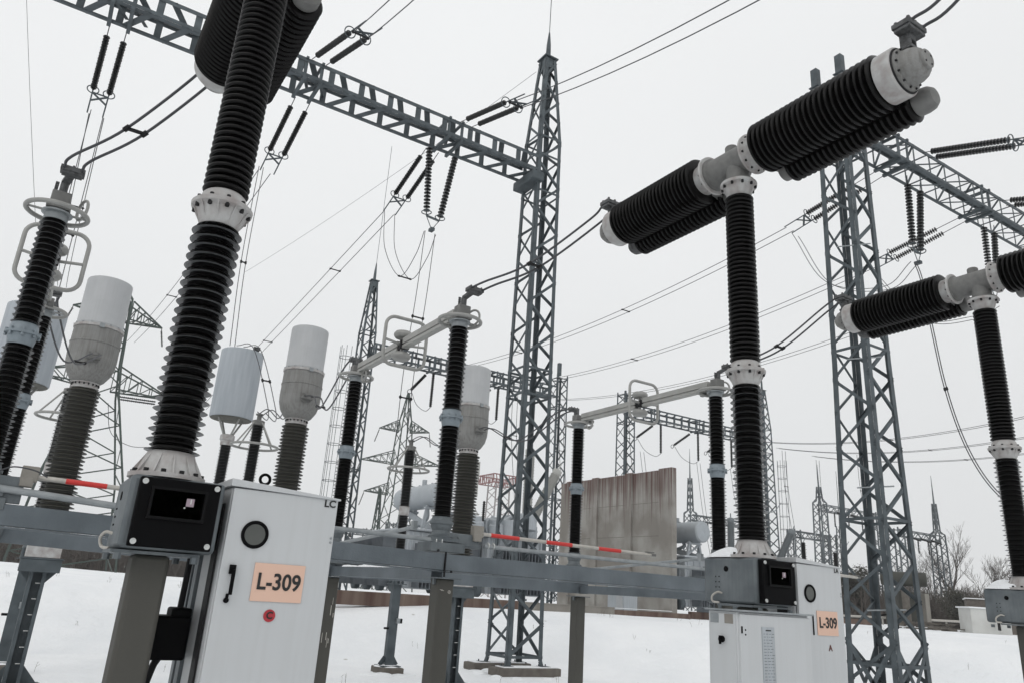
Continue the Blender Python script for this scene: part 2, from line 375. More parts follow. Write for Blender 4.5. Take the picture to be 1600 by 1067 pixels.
    for sg in (1, -1):
        base = yc+sg*.235
        f = MB().lathe([(.196, 0), (.198, .022), (.178, .03), (.160, .05), (.150, .10), (.150, .135)], (0, base, zc), (0, sg, 0), 32)
        for k in range(12):
            a = 2*math.pi*k/12; cx, sx = math.cos(a), math.sin(a)
            f.add([(cx*.183+sx*.004, base+sg*.022, zc+sx*.183-cx*.004), (cx*.183-sx*.004, base+sg*.022, zc+sx*.183+cx*.004), (cx*.152-sx*.004, base+sg*.12, zc+sx*.152+cx*.004), (cx*.152+sx*.004, base+sg*.12, zc+sx*.152-cx*.004)], [(0, 1, 2, 3)])
        q = f.use(1)
        for k in range(12):
            a = 2*math.pi*(k+.5)/12; q.lathe([(.013, 0), (.013, .02)], (math.cos(a)*.170, base+sg*.022, zc+math.sin(a)*.170), (0, sg, 0), 6)
        q.build('chamber_flange', [m_flange, m_rubber], t)
        MB().lathe(round_profile(.13, 1.345, .168, .240, 23), (0, base, zc), (0, sg, 0), 48).build('interrupter_chamber', m_porc, t, ang=50)
        e = base+sg*1.345
        er = MB().lathe([(.17, -.01), (.208, 0), (.210, .13), (.203, .14), (.19, .145)], (0, e, zc), (0, sg, 0), 48).build('end_ring', m_flange, t)
        MB().torus((0, e+sg*.145, zc), .184, .010, (0, 1, 0), 48, 8).build('ring_seal', m_rubber, er)
        cp = MB().lathe([(.180, .135), (.178, .172), (.150, .178), (.146, .20), (.143, .235), (.128, .275), (.105, .302), (.082, .312), (.080, .332), (.074, .336)], (0, e, zc), (0, sg, 0), 40)
        q = cp.use(1)
        for k in range(12):
            a = 2*math.pi*k/12; q.lathe([(.010, 0), (.010, .014)], (math.cos(a)*.165, e+sg*.172, zc+math.sin(a)*.165), (0, sg, 0), 6)
        for k in range(4):
            a = 2*math.pi*(k+.5)/4; q.lathe([(.009, 0), (.009, .006)], (math.cos(a)*.055, e+sg*.334, zc+math.sin(a)*.055), (0, sg, 0), 6)
        q.build('end_cap', [m_tank_paint, m_rubber], t)
        # terminal bracket and clamp
        tm = MB().box((-.035, e+sg*.20, zc+.24), (.012, .09, .18)).box((.035, e+sg*.20, zc+.24), (.012, .09, .18)).box((0, e+sg*.20, zc+.155), (.13, .11, .03))
        tm.build('terminal_bracket', m_cast_d, t, bevel=.004)
        cl = MB().box((0, e+sg*.22, zc+.345), (.24, .15, .045)).box((0, e+sg*.22, zc+.305), (.22, .13, .03)).box((0, e+sg*.21, zc+.27), (.07, .07, .08))
        for i in (-.09, 0, .09):
            for j in (-.05, .05): cl.lathe([(.016, 0), (.016, .03)], (i, e+sg*.22+j, zc+.365), (0, 0, 1), 6)
        cl.build('cable_clamp', m_cast_d, t, bevel=.006)
        # grading capacitor
        cb = base+sg*.10; i0 = .10 if sg < 0 else -.02
        MB().lathe(round_profile(i0, 1.30, .09, .142, 22), (.31, cb, 6.015), (0, sg, 0), 32).build('grading_capacitor', m_porc, t, ang=50)
        cc = t.children[-1]
        MB().lathe([(.09, i0-.09), (.10, i0-.08), (.10, i0-.01), (.09, i0+.01)], (.31, cb, 6.015), (0, sg, 0), 28).build('inner_cap', m_cast, cc)
        MB().lathe([(.09, 1.29), (.105, 1.30), (.107, 1.36), (.098, 1.41), (.07, 1.445), (.03, 1.455)], (.31, cb, 6.015), (0, sg, 0), 28).build('outer_cap', m_cast if sg < 0 else m_cast_d, cc)
        MB().bar((.12, cb+sg*1.28, 6.05), (.31, cb+sg*1.28, 6.02), .09, .03, (0, 0, 1)).bar((.12, base+sg*.10, 6.02), (.34, base+sg*.17, 6.0), .09, .03, (0, 0, 1)).build('capacitor_bracket', m_cast, cc, bevel=.004)
    return t
BRK = [(.575, YB, .05), (4.985, YB, 0), (9.34, YB, 0)]
br = make_breaker(); br.location = BRK[0]
br['label'] = 'nearest breaker pole, its big black column leaning up beside the LC cabinet'
br['group'] = 'circuit breaker poles in one row'
dup(br, BRK[1], 'middle breaker pole whose T-shaped head with both black chambers is wholly visible')
dup(br, BRK[2], 'farthest breaker pole at the right edge, its chamber crossing the right tower')
# snow lying on the middle and far mechanism boxes
for i, (x, y, z) in enumerate(BRK[1:]):
    s = MB(); n = 14; m_ = 12
    for a in range(n+1):
        for b in range(m_+1):
            u, v = a/n, b/m_; px_, py_ = x-.17+.20*u, y-.02+.36*v
            e = abs(math.sin(math.pi*u))**.5*abs(math.sin(math.pi*v))**.5
            s.v.append((px_, py_, 2.489+.12*e*(.75+.25*math.sin(7*u+3*v+i))+.004))
    for a in range(n):
        for b in range(m_): s.f.append((a*(m_+1)+b, (a+1)*(m_+1)+b, (a+1)*(m_+1)+b+1, a*(m_+1)+b+1))
    tag(s.build('snow_heap', m_snow, ang=180), ['white heap of snow on top of the galvanised box of the middle breaker', 'white heap of snow on the grey box at the right edge of the photo'][i], 'snow', 'snow caps on breaker boxes')

# ------------------------------------------------------------------ control cabinets
def sign_plate(parent, x, y, z, wd, ht, txt='L-309', sz=.11):
    p = MB().box((x, y-.004, z), (wd, .004, ht)).build('number_sign', m_sign, parent)
    text(txt, sz, (x+.003, y-.0075, z), m=m_ink, parent=p, bold=.0024, sx=.88)
    return p
def tall_cabinet(x0, zt, yf, label, letters, first):
    t = thing('control_cabinet', (x0+.285, yf+.2, 0), label, 'cabinet', 'white control cabinets')
    W = .57; D = .42; zb = .95; x1 = x0+W
    MB().box((x0+W/2, yf+.03+D/2, (zb+zt-.03)/2), (W-.004, D-.01, zt-.03-zb)).build('cabinet_body', m_white, t, bevel=.006)
    d = MB().box((x0+W/2, yf+.012, (zb+zt-.035)/2), (W-.01, .024, zt-.035-zb)).build('door', m_white, t, bevel=.004)
    # sloping roof: higher on the left
    r = MB(); a, b = x0-.015, x1+.006; y0, y1 = yf-.012, yf+D+.03
    r.add([(a, y0, zt-.028), (b, y0, zt-.040), (b, y1, zt-.040), (a, y1, zt-.028), (a, y0, zt+.010), (b, y0, zt-.030), (b, y1, zt-.030), (a, y1, zt+.010)], [(3, 2, 1, 0), (4, 5, 6, 7), (0, 1, 5, 4), (1, 2, 6, 5), (2, 3, 7, 6), (3, 0, 4, 7)])
    r.build('roof', m_white, t, bevel=.003)
    MB().box((x0-.006, yf+.15, (zb+zt-.1)/2), (.008, .10, zt-zb-.12)).build('door_gasket', m_rubber, t)
    MB().box((x0+.012, yf+D+.09, (zb+zt)/2-.05), (.05, .09, zt-zb-.1)).box((x0+.012, yf+D+.20, (zb+zt)/2-.2), (.06, .07, zt-zb-.3)).build('mounting_rail', m_galv, t)
    for lx in (x0+.06, x1-.06): MB().box((lx, yf+.25, .40), (.07, .07, 1.14)).build('stand_leg', m_galv, t)
    zw = zt-.258
    xw = x0+.145
    MB().torus((xw, yf-.004, zw), .061, .009, (0, 1, 0), 40, 8).build('window_frame', m_black, t)
    wf = t.children[-1]
    MB().lathe([(.057, 0), (.057, .006)], (xw, yf+.001, zw), (0, -1, 0), 40).build('pane', m_pane, wf)
    if first:
        sign_plate(t, x0+.302, yf, zt-.486, .262, .185, sz=.112)
        MB().lathe([(.03, 0), (.03, .004)], (x0+.283, yf, zt-.645), (0, -1, 0), 32).build('phase_disc', m_redsign, t)
        text('C', .047, (x0+.283, yf-.005, zt-.645), parent=t.children[-1], bold=.0014)
        h = MB().box((x0+.062, yf-.012, zt-.435), (.030, .024, .045)).box((x0+.066, yf-.030, zt-.495), (.018, .012, .12)).lathe([(.013, 0), (.013, .016)], (x0+.057, yf, zt-.582), (0, -1, 0), 16).box((x0+.059, yf-.006, zt-.565), (.014, .012, .03))
        h.build('handle', m_black, t, bevel=.003)
        text('LC', .052, (x1-.050, yf-.002, zt-.062), parent=t, bold=.0012, sx=1.05)
    else:
        sign_plate(t, x0+.345, yf, zt-.478, .262, .185, sz=.112)
        text('A', .065, (x0+.365, yf-.002, zt-.665), parent=t, bold=.0012, name='phase_letter', m=mat('rusty_lettering', (.10, .03, .02), .6))
        text('LA', .05, (x1-.065, yf-.002, zt-.062), parent=t, bold=.001)
        MB().box((x0+.165, yf-.004, zt-.50), (.008, .008, .14)).build('handle', m_black, t)
    rv = MB()
    for z in (zt-.24, zt-.262, zt-.99, zt-1.012): rv.lathe([(.0065, 0), (.0065, .004), (.003, .006)], (x1-.02, yf, z), (0, -1, 0), 12)
    for x in (x0+.24, x0+.33, x0+.42): rv.lathe([(.006, 0), (.006, .004)], (x, yf, zt-1.04), (0, -1, 0), 12)
    rv.build('rivet', m_galv_l, t)
    return t
cc = tall_cabinet(.876, 2.565, 4.07, 'large light grey cabinet marked LC with a red disc under its peach sign', 'LC', True)
# lifting eye on the left cabinet's roof
MB().torus((1.05, 4.16, 2.60), .026, .008, (0, 1, 0), 24, 8).build('lifting_eye', m_black, cc)
ca = tall_cabinet(5.30, 2.515, 4.07, 'light grey cabinet marked LA with a peach sign above a letter A', 'LA', False)
# low cabinet in front
t = thing('low_cabinet', (4.62, 3.9, 0), 'wide low light grey cabinet with a small plate and knob, below the middle breaker box', 'cabinet')
MB().box((4.62, 3.89, 1.52), (.75, .26, 1.13)).build('cabinet_body', m_white, t, bevel=.006)
MB().box((4.243, 3.885, 1.52), (.008, .22, 1.10)).build('side_panel', m_white, t, bevel=.003)
MB().box((4.62, 3.752, 1.52), (.735, .022, 1.10)).build('door', m_white, t, bevel=.004)
MB().box((4.62, 3.88, 2.092), (.80, .31, .012)).build('roof', m_galv_l, t)
pl = MB().box((4.525, 3.738, 1.81), (.125, .006, .37)).build('data_plate', m_trans, t)
q = MB(); random.seed(3)
for i in range(17):
    z = 1.95-.0195*i; x = 4.475
    while x < 4.565:
        l = random.uniform(.008, .03); q.box((x+l/2, 3.7345, z), (l, .001, .0024)); x += l+.012
q.box((4.525, 3.7345, 1.973), (.055, .001, .009)); q.build('plate_print', m_ink, pl)
for k, y in enumerate((3.96, 3.83)): MB().box((4.238, y, 2.035), (.003, .075, .062)).build('faded_label', m_galv_l if k == 0 else m_conc, t)
MB().lathe([(.022, 0), (.022, .02), (.012, .025)], (4.238, 3.89, 1.90), (-1, 0, 0), 20).box((4.208, 3.885, 1.895), (.014, .012, .055)).build('knob', m_black, t)
MB().box((4.262, 3.738, 1.97), (.008, .01, .045)).lathe([(.006, 0), (.006, .003)], (4.30, 3.741, 1.97), (0, -1, 0), 10).lathe([(.006, 0), (.006, .003)], (4.30, 3.741, 1.94), (0, -1, 0), 10).build('hinge', m_black, t)
# black socket box behind post C
for lx in (4.32, 4.92): MB().box((lx, 3.90, .40), (.07, .07, 1.14)).build('stand_leg', m_galv, t)
t = thing('terminal_box', (.80, 4.42, 1.75), 'small black terminal box between the nearest breaker post and the LC cabinet', 'box')
MB().box((.765, 4.46, 1.78), (.17, .18, .21)).box((.80, 4.46, 1.90), (.10, .16, .05)).build('box_body', m_black, t, bevel=.012)
MB().tube(spline([(.74, 4.46, 1.68), (.715, 4.45, 1.62), (.68, 4.44, 1.4), (.66, 4.44, .9)]), .018, 8).tube([(.80, 4.46, 1.92), (.805, 4.46, 2.2)], .016, 8).build('cable', m_rubber, t)
t = thing('cable_conduit', (9.28, 4.05, 0), 'thin grey conduit with a black fitting down the post at the right edge', 'conduit')
MB().tube([(9.20, 4.08, 2.10), (9.20, 4.08, .3)], .018, 8).build('pipe', m_galv_l, t); MB().box((9.20, 4.06, 1.58), (.06, .06, .16)).build('fitting', m_black, t, bevel=.01)

# ------------------------------------------------------------------ disconnectors
def make_disc():
    t = thing('disconnector', (0, 0, 0), 'x', 'disconnector')
    for k, y in enumerate((0, 3.4)):
        MB().box((0, y, 2.62), (.36, .30, .04)).lathe([(.14, 2.64), (.14, 2.66), (.11, 2.68), (.10, 2.72), (.12, 2.76), (.12, 2.79)], (0, y, 0)).build('bearing_base', m_galv, t)
        MB().lathe([(.135, 2.79), (.135, 2.815), (.12, 2.82), (.11, 2.87)], (0, y, 0)).build('base_flange', m_galv, t)
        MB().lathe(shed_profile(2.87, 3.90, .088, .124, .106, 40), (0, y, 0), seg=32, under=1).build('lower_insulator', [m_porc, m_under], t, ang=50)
        f = MB().lathe([(.10, 3.895), (.105, 3.92), (.118, 3.985), (.142, 3.99), (.142, 4.01), (.118, 4.015), (.110, 4.08), (.10, 4.095)], (0, y, 0), seg=24)
        for i in range(8):
            a = 2*math.pi*i/8; f.lathe([(.013, 0), (.013, .07)], (math.cos(a)*.128, y+math.sin(a)*.128, 3.965), (0, 0, 1), 6)
        f.build('middle_flange', m_flange_b, t)
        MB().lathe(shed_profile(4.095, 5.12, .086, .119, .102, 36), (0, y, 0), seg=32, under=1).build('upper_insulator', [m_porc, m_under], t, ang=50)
        MB().lathe([(.095, 5.115), (.10, 5.13), (.10, 5.18), (.13, 5.185), (.13, 5.20)], (0, y, 0), seg=24).build('top_flange', m_galv_l, t)
        s = -1 if k == 0 else 1
        r = MB().torus((0, y, 5.20), .255, .022, (0, 0, 1), 48, 10)
        r.bar((-.24, y, 5.205), (.24, y, 5.205), .04, .008, (0, 0, 1)).build('corona_ring', m_ring, t)
        hd = MB().box((0, y, 5.235), (.20, .26, .05)).box((0, y+s*.04, 5.32), (.16, .14, .13)).box((.06, y-s*.20, 5.22), (.06, .30, .05))
        hd.build('rotating_head', m_cast, t, bevel=.008)
        MB().torus((.0, y-s*(.33), 5.16), .085, .014, (1, 0, 0), 24, 8).build('small_ring', m_ring, t) if k else MB().torus((.19, y+.02, 5.30), .10, .014, (1, .4, 0), 24, 8).build('small_ring', m_ring, t)
        st = MB().lathe([(.035, 0), (.035, .10), (.028, .11)], (0, y+s*.06, 5.385), (0, 0, 1), 16)
        for i in range(4): st.lathe([(.012, 0), (.012, .03)], (-.045, y+s*.06, 5.40+.025*i), (-1, 0, 0), 6)
        st.bar((0, y+s*.06, 5.49), (.03, y+s*.18, 5.53), .07, .03, (0, 0, 1)).build('terminal_stem', m_cast_d, t)
        cl = MB().box((.04, y+s*.24, 5.545), (.20, .12, .05)).box((.04, y+s*.24, 5.515), (.17, .10, .03))
        for i in (-.07, 0, .07):
            for j in (-.035, .035): cl.lathe([(.012, 0), (.012, .02)], (.04+i, y+s*.24+j, 5.57), (0, 0, 1), 6)
        cl.build('cable_clamp', m_cast_d, t, bevel=.008)
    # arms: two box sections meeting in the middle, with a groove
    for a, b in ((.12, 1.60), (1.78, 3.28)):
        MB().box((0, (a+b)/2, 5.345), (.095, b-a, .085)).box((0, (a+b)/2, 5.262), (.095, b-a, .045)).box((0, (a+b)/2, 5.293), (.06, b-a-.02, .03)).build('arm', m_arm, t, bevel=.006)
    MB().box((0, 1.70, 5.30), (.06, .26, .10)).box((0, 1.62, 5.30), (.14, .05, .12)).build('contact_block', m_rubber, t, bevel=.008)
    # corona cage: rounded rectangle across the arms
    hw, hh, rc = .315, .345, .14; pts = []
    for cx, cz, a0 in ((hw-rc, hh-rc, 0), (-hw+rc, hh-rc, 90), (-hw+rc, -hh+rc, 180), (hw-rc, -hh+rc, 270)):
        for i in range(7):
            a = R(a0+15*i); pts.append((cx+rc*math.cos(a), 1.60, 5.32+cz+rc*math.sin(a)))
    cg = MB().tube(pts, .024, 10, closed=True)
    cg.build('corona_cage', m_ring, t)
    MB().bar((-hw, 1.60, 5.32), (0, 1.66, 5.30), .045, .02, (0, 0, 1)).bar((hw, 1.60, 5.32), (0, 1.66, 5.30), .045, .02, (0, 0, 1)).build('cage_strut', m_ring, t.children[-1])
    for s in (1, -1):
        dz = 5.305+s*.155
        MB().lathe([(.05, -.05), (.11, -.045), (.13, -.02), (.135, 0), (.13, .02), (.11, .045), (.05, .05)], (0, 1.70, dz), (0, 0, 1), 32).lathe([(.025, -.1), (.025, .1)], (0, 1.70, 5.305+s*.08), (0, 0, 1), 12).build('corona_shield', m_ring, t)
    return t
DS = [(-.36, 7.7, 0), (3.95, 7.7, 0), (8.42, 7.75, 0)]
dc = make_disc(); dc.location = DS[0]
dc['label'] = 'leftmost disconnector, its black post with blue grey flange leaning at the left edge'; dc['group'] = 'disconnectors in one row'
dup(dc, DS[1], 'disconnector in the middle of the photo, its pale arm rising left of the central tower')
dup(dc, DS[2], 'disconnector in front of the stained concrete wall, its pale arm reaching to the middle breaker')

# support frame: posts, beams
def post_thing(x, y, zt, label, w_=.17, mark=None, strk=False):
    t = thing('support_post', (x, y, 0), label, 'post', 'dirty grey square posts under the disconnectors')
    MB().box((x, y, zt/2-.1), (w_, w_, zt+.2)).build('post_shaft', m_post, t, bevel=.015)
    MB().box((x, y, zt+.006), (w_+.12, w_+.10, .012)).box((x-.11, y-.02, zt-.03), (.02, .05, .06)).box((x+.11, y-.02, zt-.03), (.02, .05, .06)).build('head_plate', m_galv, t)
    if mark:
        MB().torus((x+.045, y-w_/2-.001, zt-.13), .016, .0025, (0, 1, 0), 20, 5).bar((x-.07, y-w_/2-.002, zt-.11), (x-.02, y-w_/2-.002, zt-.12), .006, .002, (0, 1, 0)).lathe([(.008, 0), (.008, .002)], (x-.045, y-w_/2, zt-.115), (0, -1, 0), 10).build('painted_mark', m_band, t)
        text('A', .026, (x+.045, y-w_/2-.002, zt-.13), m=m_band, parent=t.children[-1], bold=.0008, depth=.0008)
    if strk:
        s = MB(); random.seed(5)
        for i in range(7):
            s.box((x+random.uniform(-.06, .07), y-w_/2-.001, random.uniform(1.2, 1.9)), (random.uniform(.006, .012), .002, random.uniform(.05, .14)))
        s.build('peeling_paint', m_band, t)
    return t
post_thing(-.36, 7.72, 2.24, 'square post under the leftmost disconnector, at the left edge')
post_thing(3.98, 7.62, 2.21, 'square post with a small painted mark under the middle disconnector', .19, mark=True)
post_thing(8.42, 7.68, 2.16, 'square post half hidden by the low cabinet, under the disconnector by the concrete wall', .18)
post_thing(-.36, 11.1, 2.15, 'square post of the rear leg under the leftmost disconnector')
post_thing(3.98, 11.1, 2.17, 'flaking square post just right of the LC cabinet', .18, strk=True)
post_thing(8.5, 11.1, 2.13, 'lone square post standing on snow left of the low cabinet', .19)
t = thing('steel_framework', (4, 9, 2.3), 'galvanised steel beam frame carrying the disconnectors across the photo', 'steel frame')
def channel_x(x0, x1, y, z0, z1, fl=.09, web=.008):
    m = MB(); h = z1-z0; xm = (x0+x1)/2; L = x1-x0
    m.box((xm, y, (z0+z1)/2), (L, web, h-.0))
    m.box((xm, y+fl/2+.001, z1-web/2-.001), (L, fl, web)).box((xm, y+fl/2+.001, z0+web/2+.001), (L, fl, web))
    m.bar((x0, y-.006, z0+h*.50), (x1, y-.006, z0+h*.50), .006, .006, (0, 1, 0))
    return m
for (a, b, ua, ub) in ((-9, -.36, .10, .075), (-.36, 3.955, .075, .0), (3.965, 8.50, 0, -.01)):
    MB().bar((a, 7.62, 2.385+ua), (b, 7.62, 2.385+ub), .175, .12, (0, 1, 0)).bar((a, 7.575, 2.285+ua), (b, 7.575, 2.285+ub), .014, .05, (0, 1, 0)).build('front_beam', m_beam, t, bevel=.006)
for (a, b, ua, ub) in ((-9, -.36, .13, .12), (-.36, 3.98, .12, .0), (3.99, 8.62, 0, 0)):
    MB().bar((a, 11.04, 2.27+ua), (b, 11.04, 2.27+ub), .17, .12, (0, 1, 0)).build('rear_beam', m_beam, t, bevel=.006)
for x in (-.36, 3.98, 8.5):
    MB().box((x, 9.36, 2.255), (.14, 3.20, .13)).build('cross_beam', m_beam, t, bevel=.005)
    MB().add([(x+.12, 7.7, 2.50), (x+.12, 11.0, 2.36), (x+.12, 11.0, 2.40), (x+.12, 7.7, 2.56), (x+.15, 7.7, 2.50), (x+.15, 11.0, 2.36), (x+.15, 11.0, 2.40), (x+.15, 7.7, 2.56)], [(0, 1, 2, 3), (7, 6, 5, 4), (0, 4, 5, 1), (3, 2, 6, 7), (0, 3, 7, 4), (1, 5, 6, 2)]).build('channel_rail', m_galv, t)
    MB().box((x, 7.72, 2.54), (.42, .34, .10)).build('front_bearing_plate', m_galv, t, bevel=.004)
    MB().box((x, 11.1, 2.48), (.40, .32, .24)).build('rear_bearing_plate', m_galv, t, bevel=.004)
q = MB()
for x in (-.36, 3.98, 8.46): q.box((x-.02, 7.552, 2.36), (.012, .02, .26)).lathe([(.014, 0), (.014, .02)], (x-.12, 7.56, 2.50), (0, -1, 0), 6).lathe([(.014, 0), (.014, .02)], (x+.06, 7.56, 2.29), (0, -1, 0), 6)
q.build('joint_bolt', m_rubber, t)
# snow lumps on the cross beam
s = MB(); random.seed(9)
for k in range(34):
    y = 7.95+k*.078; hh = random.uniform(.012, .038) if k > 5 else .012
    s.lathe([(.07, 0), (.062, hh*.55), (.04, hh*.9), (.01, hh)], (3.98+random.uniform(-.008, .008), y, 2.318), (0, 0, 1), 10)
tag(s.build('snow_ridge', m_snow, ang=60), 'thin lumpy ridge of snow on the cross beam right of the LC cabinet', 'snow')
# operating pipes and earthing rods
t = thing('operating_pipe', (6, 7.6, 2.6), 'long grey operating pipe with clamps running across above the front beam', 'pipe')
MB().tube([(2.2, 7.58, 2.625), (3.9, 7.58, 2.605)], .024, 12).tube([(4.45, 7.58, 2.592), (8.4, 7.58, 2.585)], .024, 12).build('pipe', m_galv_l, t)
q = MB()
for x in (3.83, 3.90, 4.5, 4.57): q.torus((x, 7.58, 2.602), .030, .007, (1, 0, 0), 16, 6)
q.build('pipe_clamp', m_boltw, t)
MB().box((4.18, 7.62, 2.64), (.42, .03, .13)).box((4.18, 7.66, 2.58), (.5, .10, .05)).lathe([(.012, 0), (.012, .012)], (4.12, 7.60, 2.66), (0, -1, 0), 12).build('crank_lever', m_galv, t, bevel=.01)
t = thing('operating_pipe', (-.2, 7.6, 2.6), 'short grey operating pipe at the left edge under the red and white rod', 'pipe')
MB().tube([(-.42, 7.55, 2.70), (-.2, 7.55, 2.66), (.9, 7.55, 2.60)], .03, 12).build('pipe', m_galv_l, t)
MB().box((-.36, 7.60, 2.66), (.62, .04, .22)).lathe([(.014, 0), (.014, .012)], (-.30, 7.58, 2.73), (0, -1, 0), 12).build('crank_lever', m_galv, t, bevel=.012)
MB().tube(spline([(-.25, 7.53, 2.80), (-.15, 7.50, 2.84), (0, 7.52, 2.83), (.1, 7.55, 2.79)]), .006, 6).build('braid', m_wire, t)
def earth_rod(x0, x1, y, z0, z1, label, bands):
    t = thing('earthing_rod', (x0, y, z0), label, 'earthing rod', 'red and white banded earthing rods')
    L = x1-x0
    def P(s): return (x0+L*s, y, z0+(z1-z0)*s)
    e = [0]+[v for b in bands for v in b]+[1]
    for i in range(len(e)-1):
        MB().tube([P(e[i]), P(e[i+1])], .021 if i % 2 == 0 else .0235, 14).build('red_band' if i % 2 else 'white_band', m_red if i % 2 else m_band, t)
    MB().box((x0-.05, y, z0+.02), (.13, .09, .13)).box((x0-.06, y, z0-.05), (.10, .10, .08)).build('hinge_block', m_conc, t, bevel=.008)
    MB().box((x1+.03, y, z1), (.10, .035, .03)).box((x1-.02, y, z1+.03), (.12, .05, .012)).build('contact_jaw', m_cast, t)
earth_rod(.02, 2.5, 7.62, 2.785, 2.745, 'red and white banded rod at the left, running behind the nearest breaker box', [(.09, .22), (.36, .50), (.66, .80)])
earth_rod(4.42, 7.0, 7.62, 2.725, 2.70, 'long red and white banded rod in front of the central tower', [(.05, .20), (.35, .50), (.66, .80)])
earth_rod(8.8, 11.4, 7.62, 2.725, 2.70, 'red and white banded rod behind the middle breaker box', [(.05, .20), (.35, .50), (.66, .80)])
for i, (x, lb) in enumerate(((3.60, 'slanting grey push rod left of the middle disconnector base'), (8.08, 'slanting grey push rod in front of the stained concrete wall'))):
    tag(MB().tube([(x+.1, 7.9, 2.74), (x-.06, 10.9, 2.52)], .022, 10).box((x+.1, 7.88, 2.76), (.05, .07, .10)).build('push_rod', m_galv_l), lb, 'rod', 'slanting push rods')

# ------------------------------------------------------------------ current transformers
def make_ct():
    t = thing('current_transformer', (0, 0, 0), 'x', 'current transformer')
    MB().lathe([(.435, 6.66), (.437, 6.70), (.425, 6.72), (.425, 7.62), (.415, 7.655), (.38, 7.675), (.1, 7.70)], seg=48).build('bellows_cap', m_ctcap, t)
    cp = t.children[-1]
    MB().torus((0, 0, 7.73), .055, .014, (0, 1, 0), 20, 8).build('lifting_eye', m_ctcap, cp)
    MB().lathe([(.44, 6.60), (.462, 6.605), (.462, 6.655), (.44, 6.66)], seg=48).build('clamp_ring', m_flange, t)
    q = MB()
    for k in range(16):
        a = 2*math.pi*k/16; q.lathe([(.016, 0), (.016, .02)], (math.cos(a)*.452, math.sin(a)*.452, 6.655), (0, 0, 1), 6)
    q.box((.02, -.47, 6.62), (.09, .03, .08)).build('ring_bolt', m_galv_l, t.children[-1])
    MB().lathe([(.235, 5.52), (.25, 5.53), (.31, 5.58), (.40, 5.72), (.445, 5.88), (.455, 6.02), (.452, 6.04), (.456, 6.05), (.450, 6.28), (.462, 6.29), (.462, 6.31), (.450, 6.32), (.446, 6.58), (.44, 6.60)], seg=48).build('head_tank', m_tank_paint, t)
    MB().lathe([(.24, 5.40), (.25, 5.41), (.25, 5.43), (.225, 5.44), (.225, 5.50), (.25, 5.505), (.25, 5.525)], seg=32).build('neck_flange', m_flange, t)
    q = MB()
    for k in range(18):
        a = 2*math.pi*k/18; q.lathe([(.014, 0), (.014, .035)], (math.cos(a)*.24, math.sin(a)*.24, 5.465), (0, 0, 1), 6)
    q.build('flange_bolt', m_rubber, t.children[-1])
    n = 39; pr = [(.24, 2.50)]
    z0, z1 = 2.50, 5.40; st = (z1-z0)/n
    for i in range(n):
        z = z0+st*i; k = 1-i/n; rc = .225+.02*k; r = (.30+.035*k) if i % 2 == 0 else (.285+.03*k)
        pr += [(rc, z+st*.25), (r, z+st*.15), (r, z+st*.30), (rc, z+st*.72)]
    pr.append((.215, z1))
    MB().lathe(pr, seg=40).build('insulator', m_grey_ins, t, ang=50)
    MB().lathe([(.31, 2.44), (.31, 2.47), (.28, 2.51)], seg=32).box((0, 0, 2.32), (.56, .56, .25)).build('base_tank', m_flange, t, bevel=.01)
    # pad towards the disconnector
    MB().box((0, -.47, 5.96), (.20, .06, .20)).box((0, -.54, 5.94), (.26, .12, .06)).box((0, -.54, 6.0), (.12, .10, .05)).build('terminal_pad', m_cast, t, bevel=.01)
    for s in (1,): MB().box((0, .47, 5.96), (.16, .06, .16)).build('rear_terminal', m_cast, t)
    # stand: two channels with rungs and gussets
    MB().box((0, 0, 2.175), (.70, .56, .03)).box((0, 0, 2.05), (.66, .54, .22)).build('stand_head', m_galv_d, t, bevel=.01)
    st_ = MB().box((0, .06, 1.0), (.24, .012, 1.95))
    for sx in (-1, 1):
        st_.box((sx*.13, 0, 1.0), (.012, .24, 1.95)).box((sx*.105, -.12, 1.0), (.06, .012, 1.95)).box((sx*.105, .12, 1.0), (.06, .012, 1.95))
    for sx in (-1, 1):
        st_.add([(sx*.14, -.01, 2.0), (sx*.34, -.01, 2.0), (sx*.14, -.01, 1.76), (sx*.14, .01, 2.0), (sx*.34, .01, 2.0), (sx*.14, .01, 1.76)], [(0, 1, 2), (5, 4, 3), (0, 3, 4, 1), (1, 4, 5, 2), (2, 5, 3, 0)])
        st_.add([(sx*.14, -.01, .06), (sx*.40, -.01, .06), (sx*.14, -.01, .36), (sx*.14, .01, .06), (sx*.40, .01, .06), (sx*.14, .01, .36)], [(0, 1, 2), (5, 4, 3), (0, 3, 4, 1), (1, 4, 5, 2), (2, 5, 3, 0)])
    st_.box((0, 0, .045), (.86, .6, .03)).use(1)
    for i in range(6): st_.box((.03, -.10, .40+.27*i), (.075, .012, .012))
    st_.build('stand_post', [m_galv_d, m_boltw], t)
    MB().box((0, 0, -.14), (.95, .95, .34)).build('footing', m_foot, t, bevel=.02)
    return t
ct = make_ct(); ct.location = (.46, 16.8, 0)
ct['label'] = 'leftmost current transformer, grey bulb with pale cap left of the nearest breaker'; ct['group'] = 'current transformers in one row'
dup(ct, (4.72, 16.8, 0), 'current transformer with pale cylinder cap rising behind the LC cabinet')
dup(ct, (9.20, 16.8, 0), 'current transformer with pale cap partly hidden by the middle disconnector post')

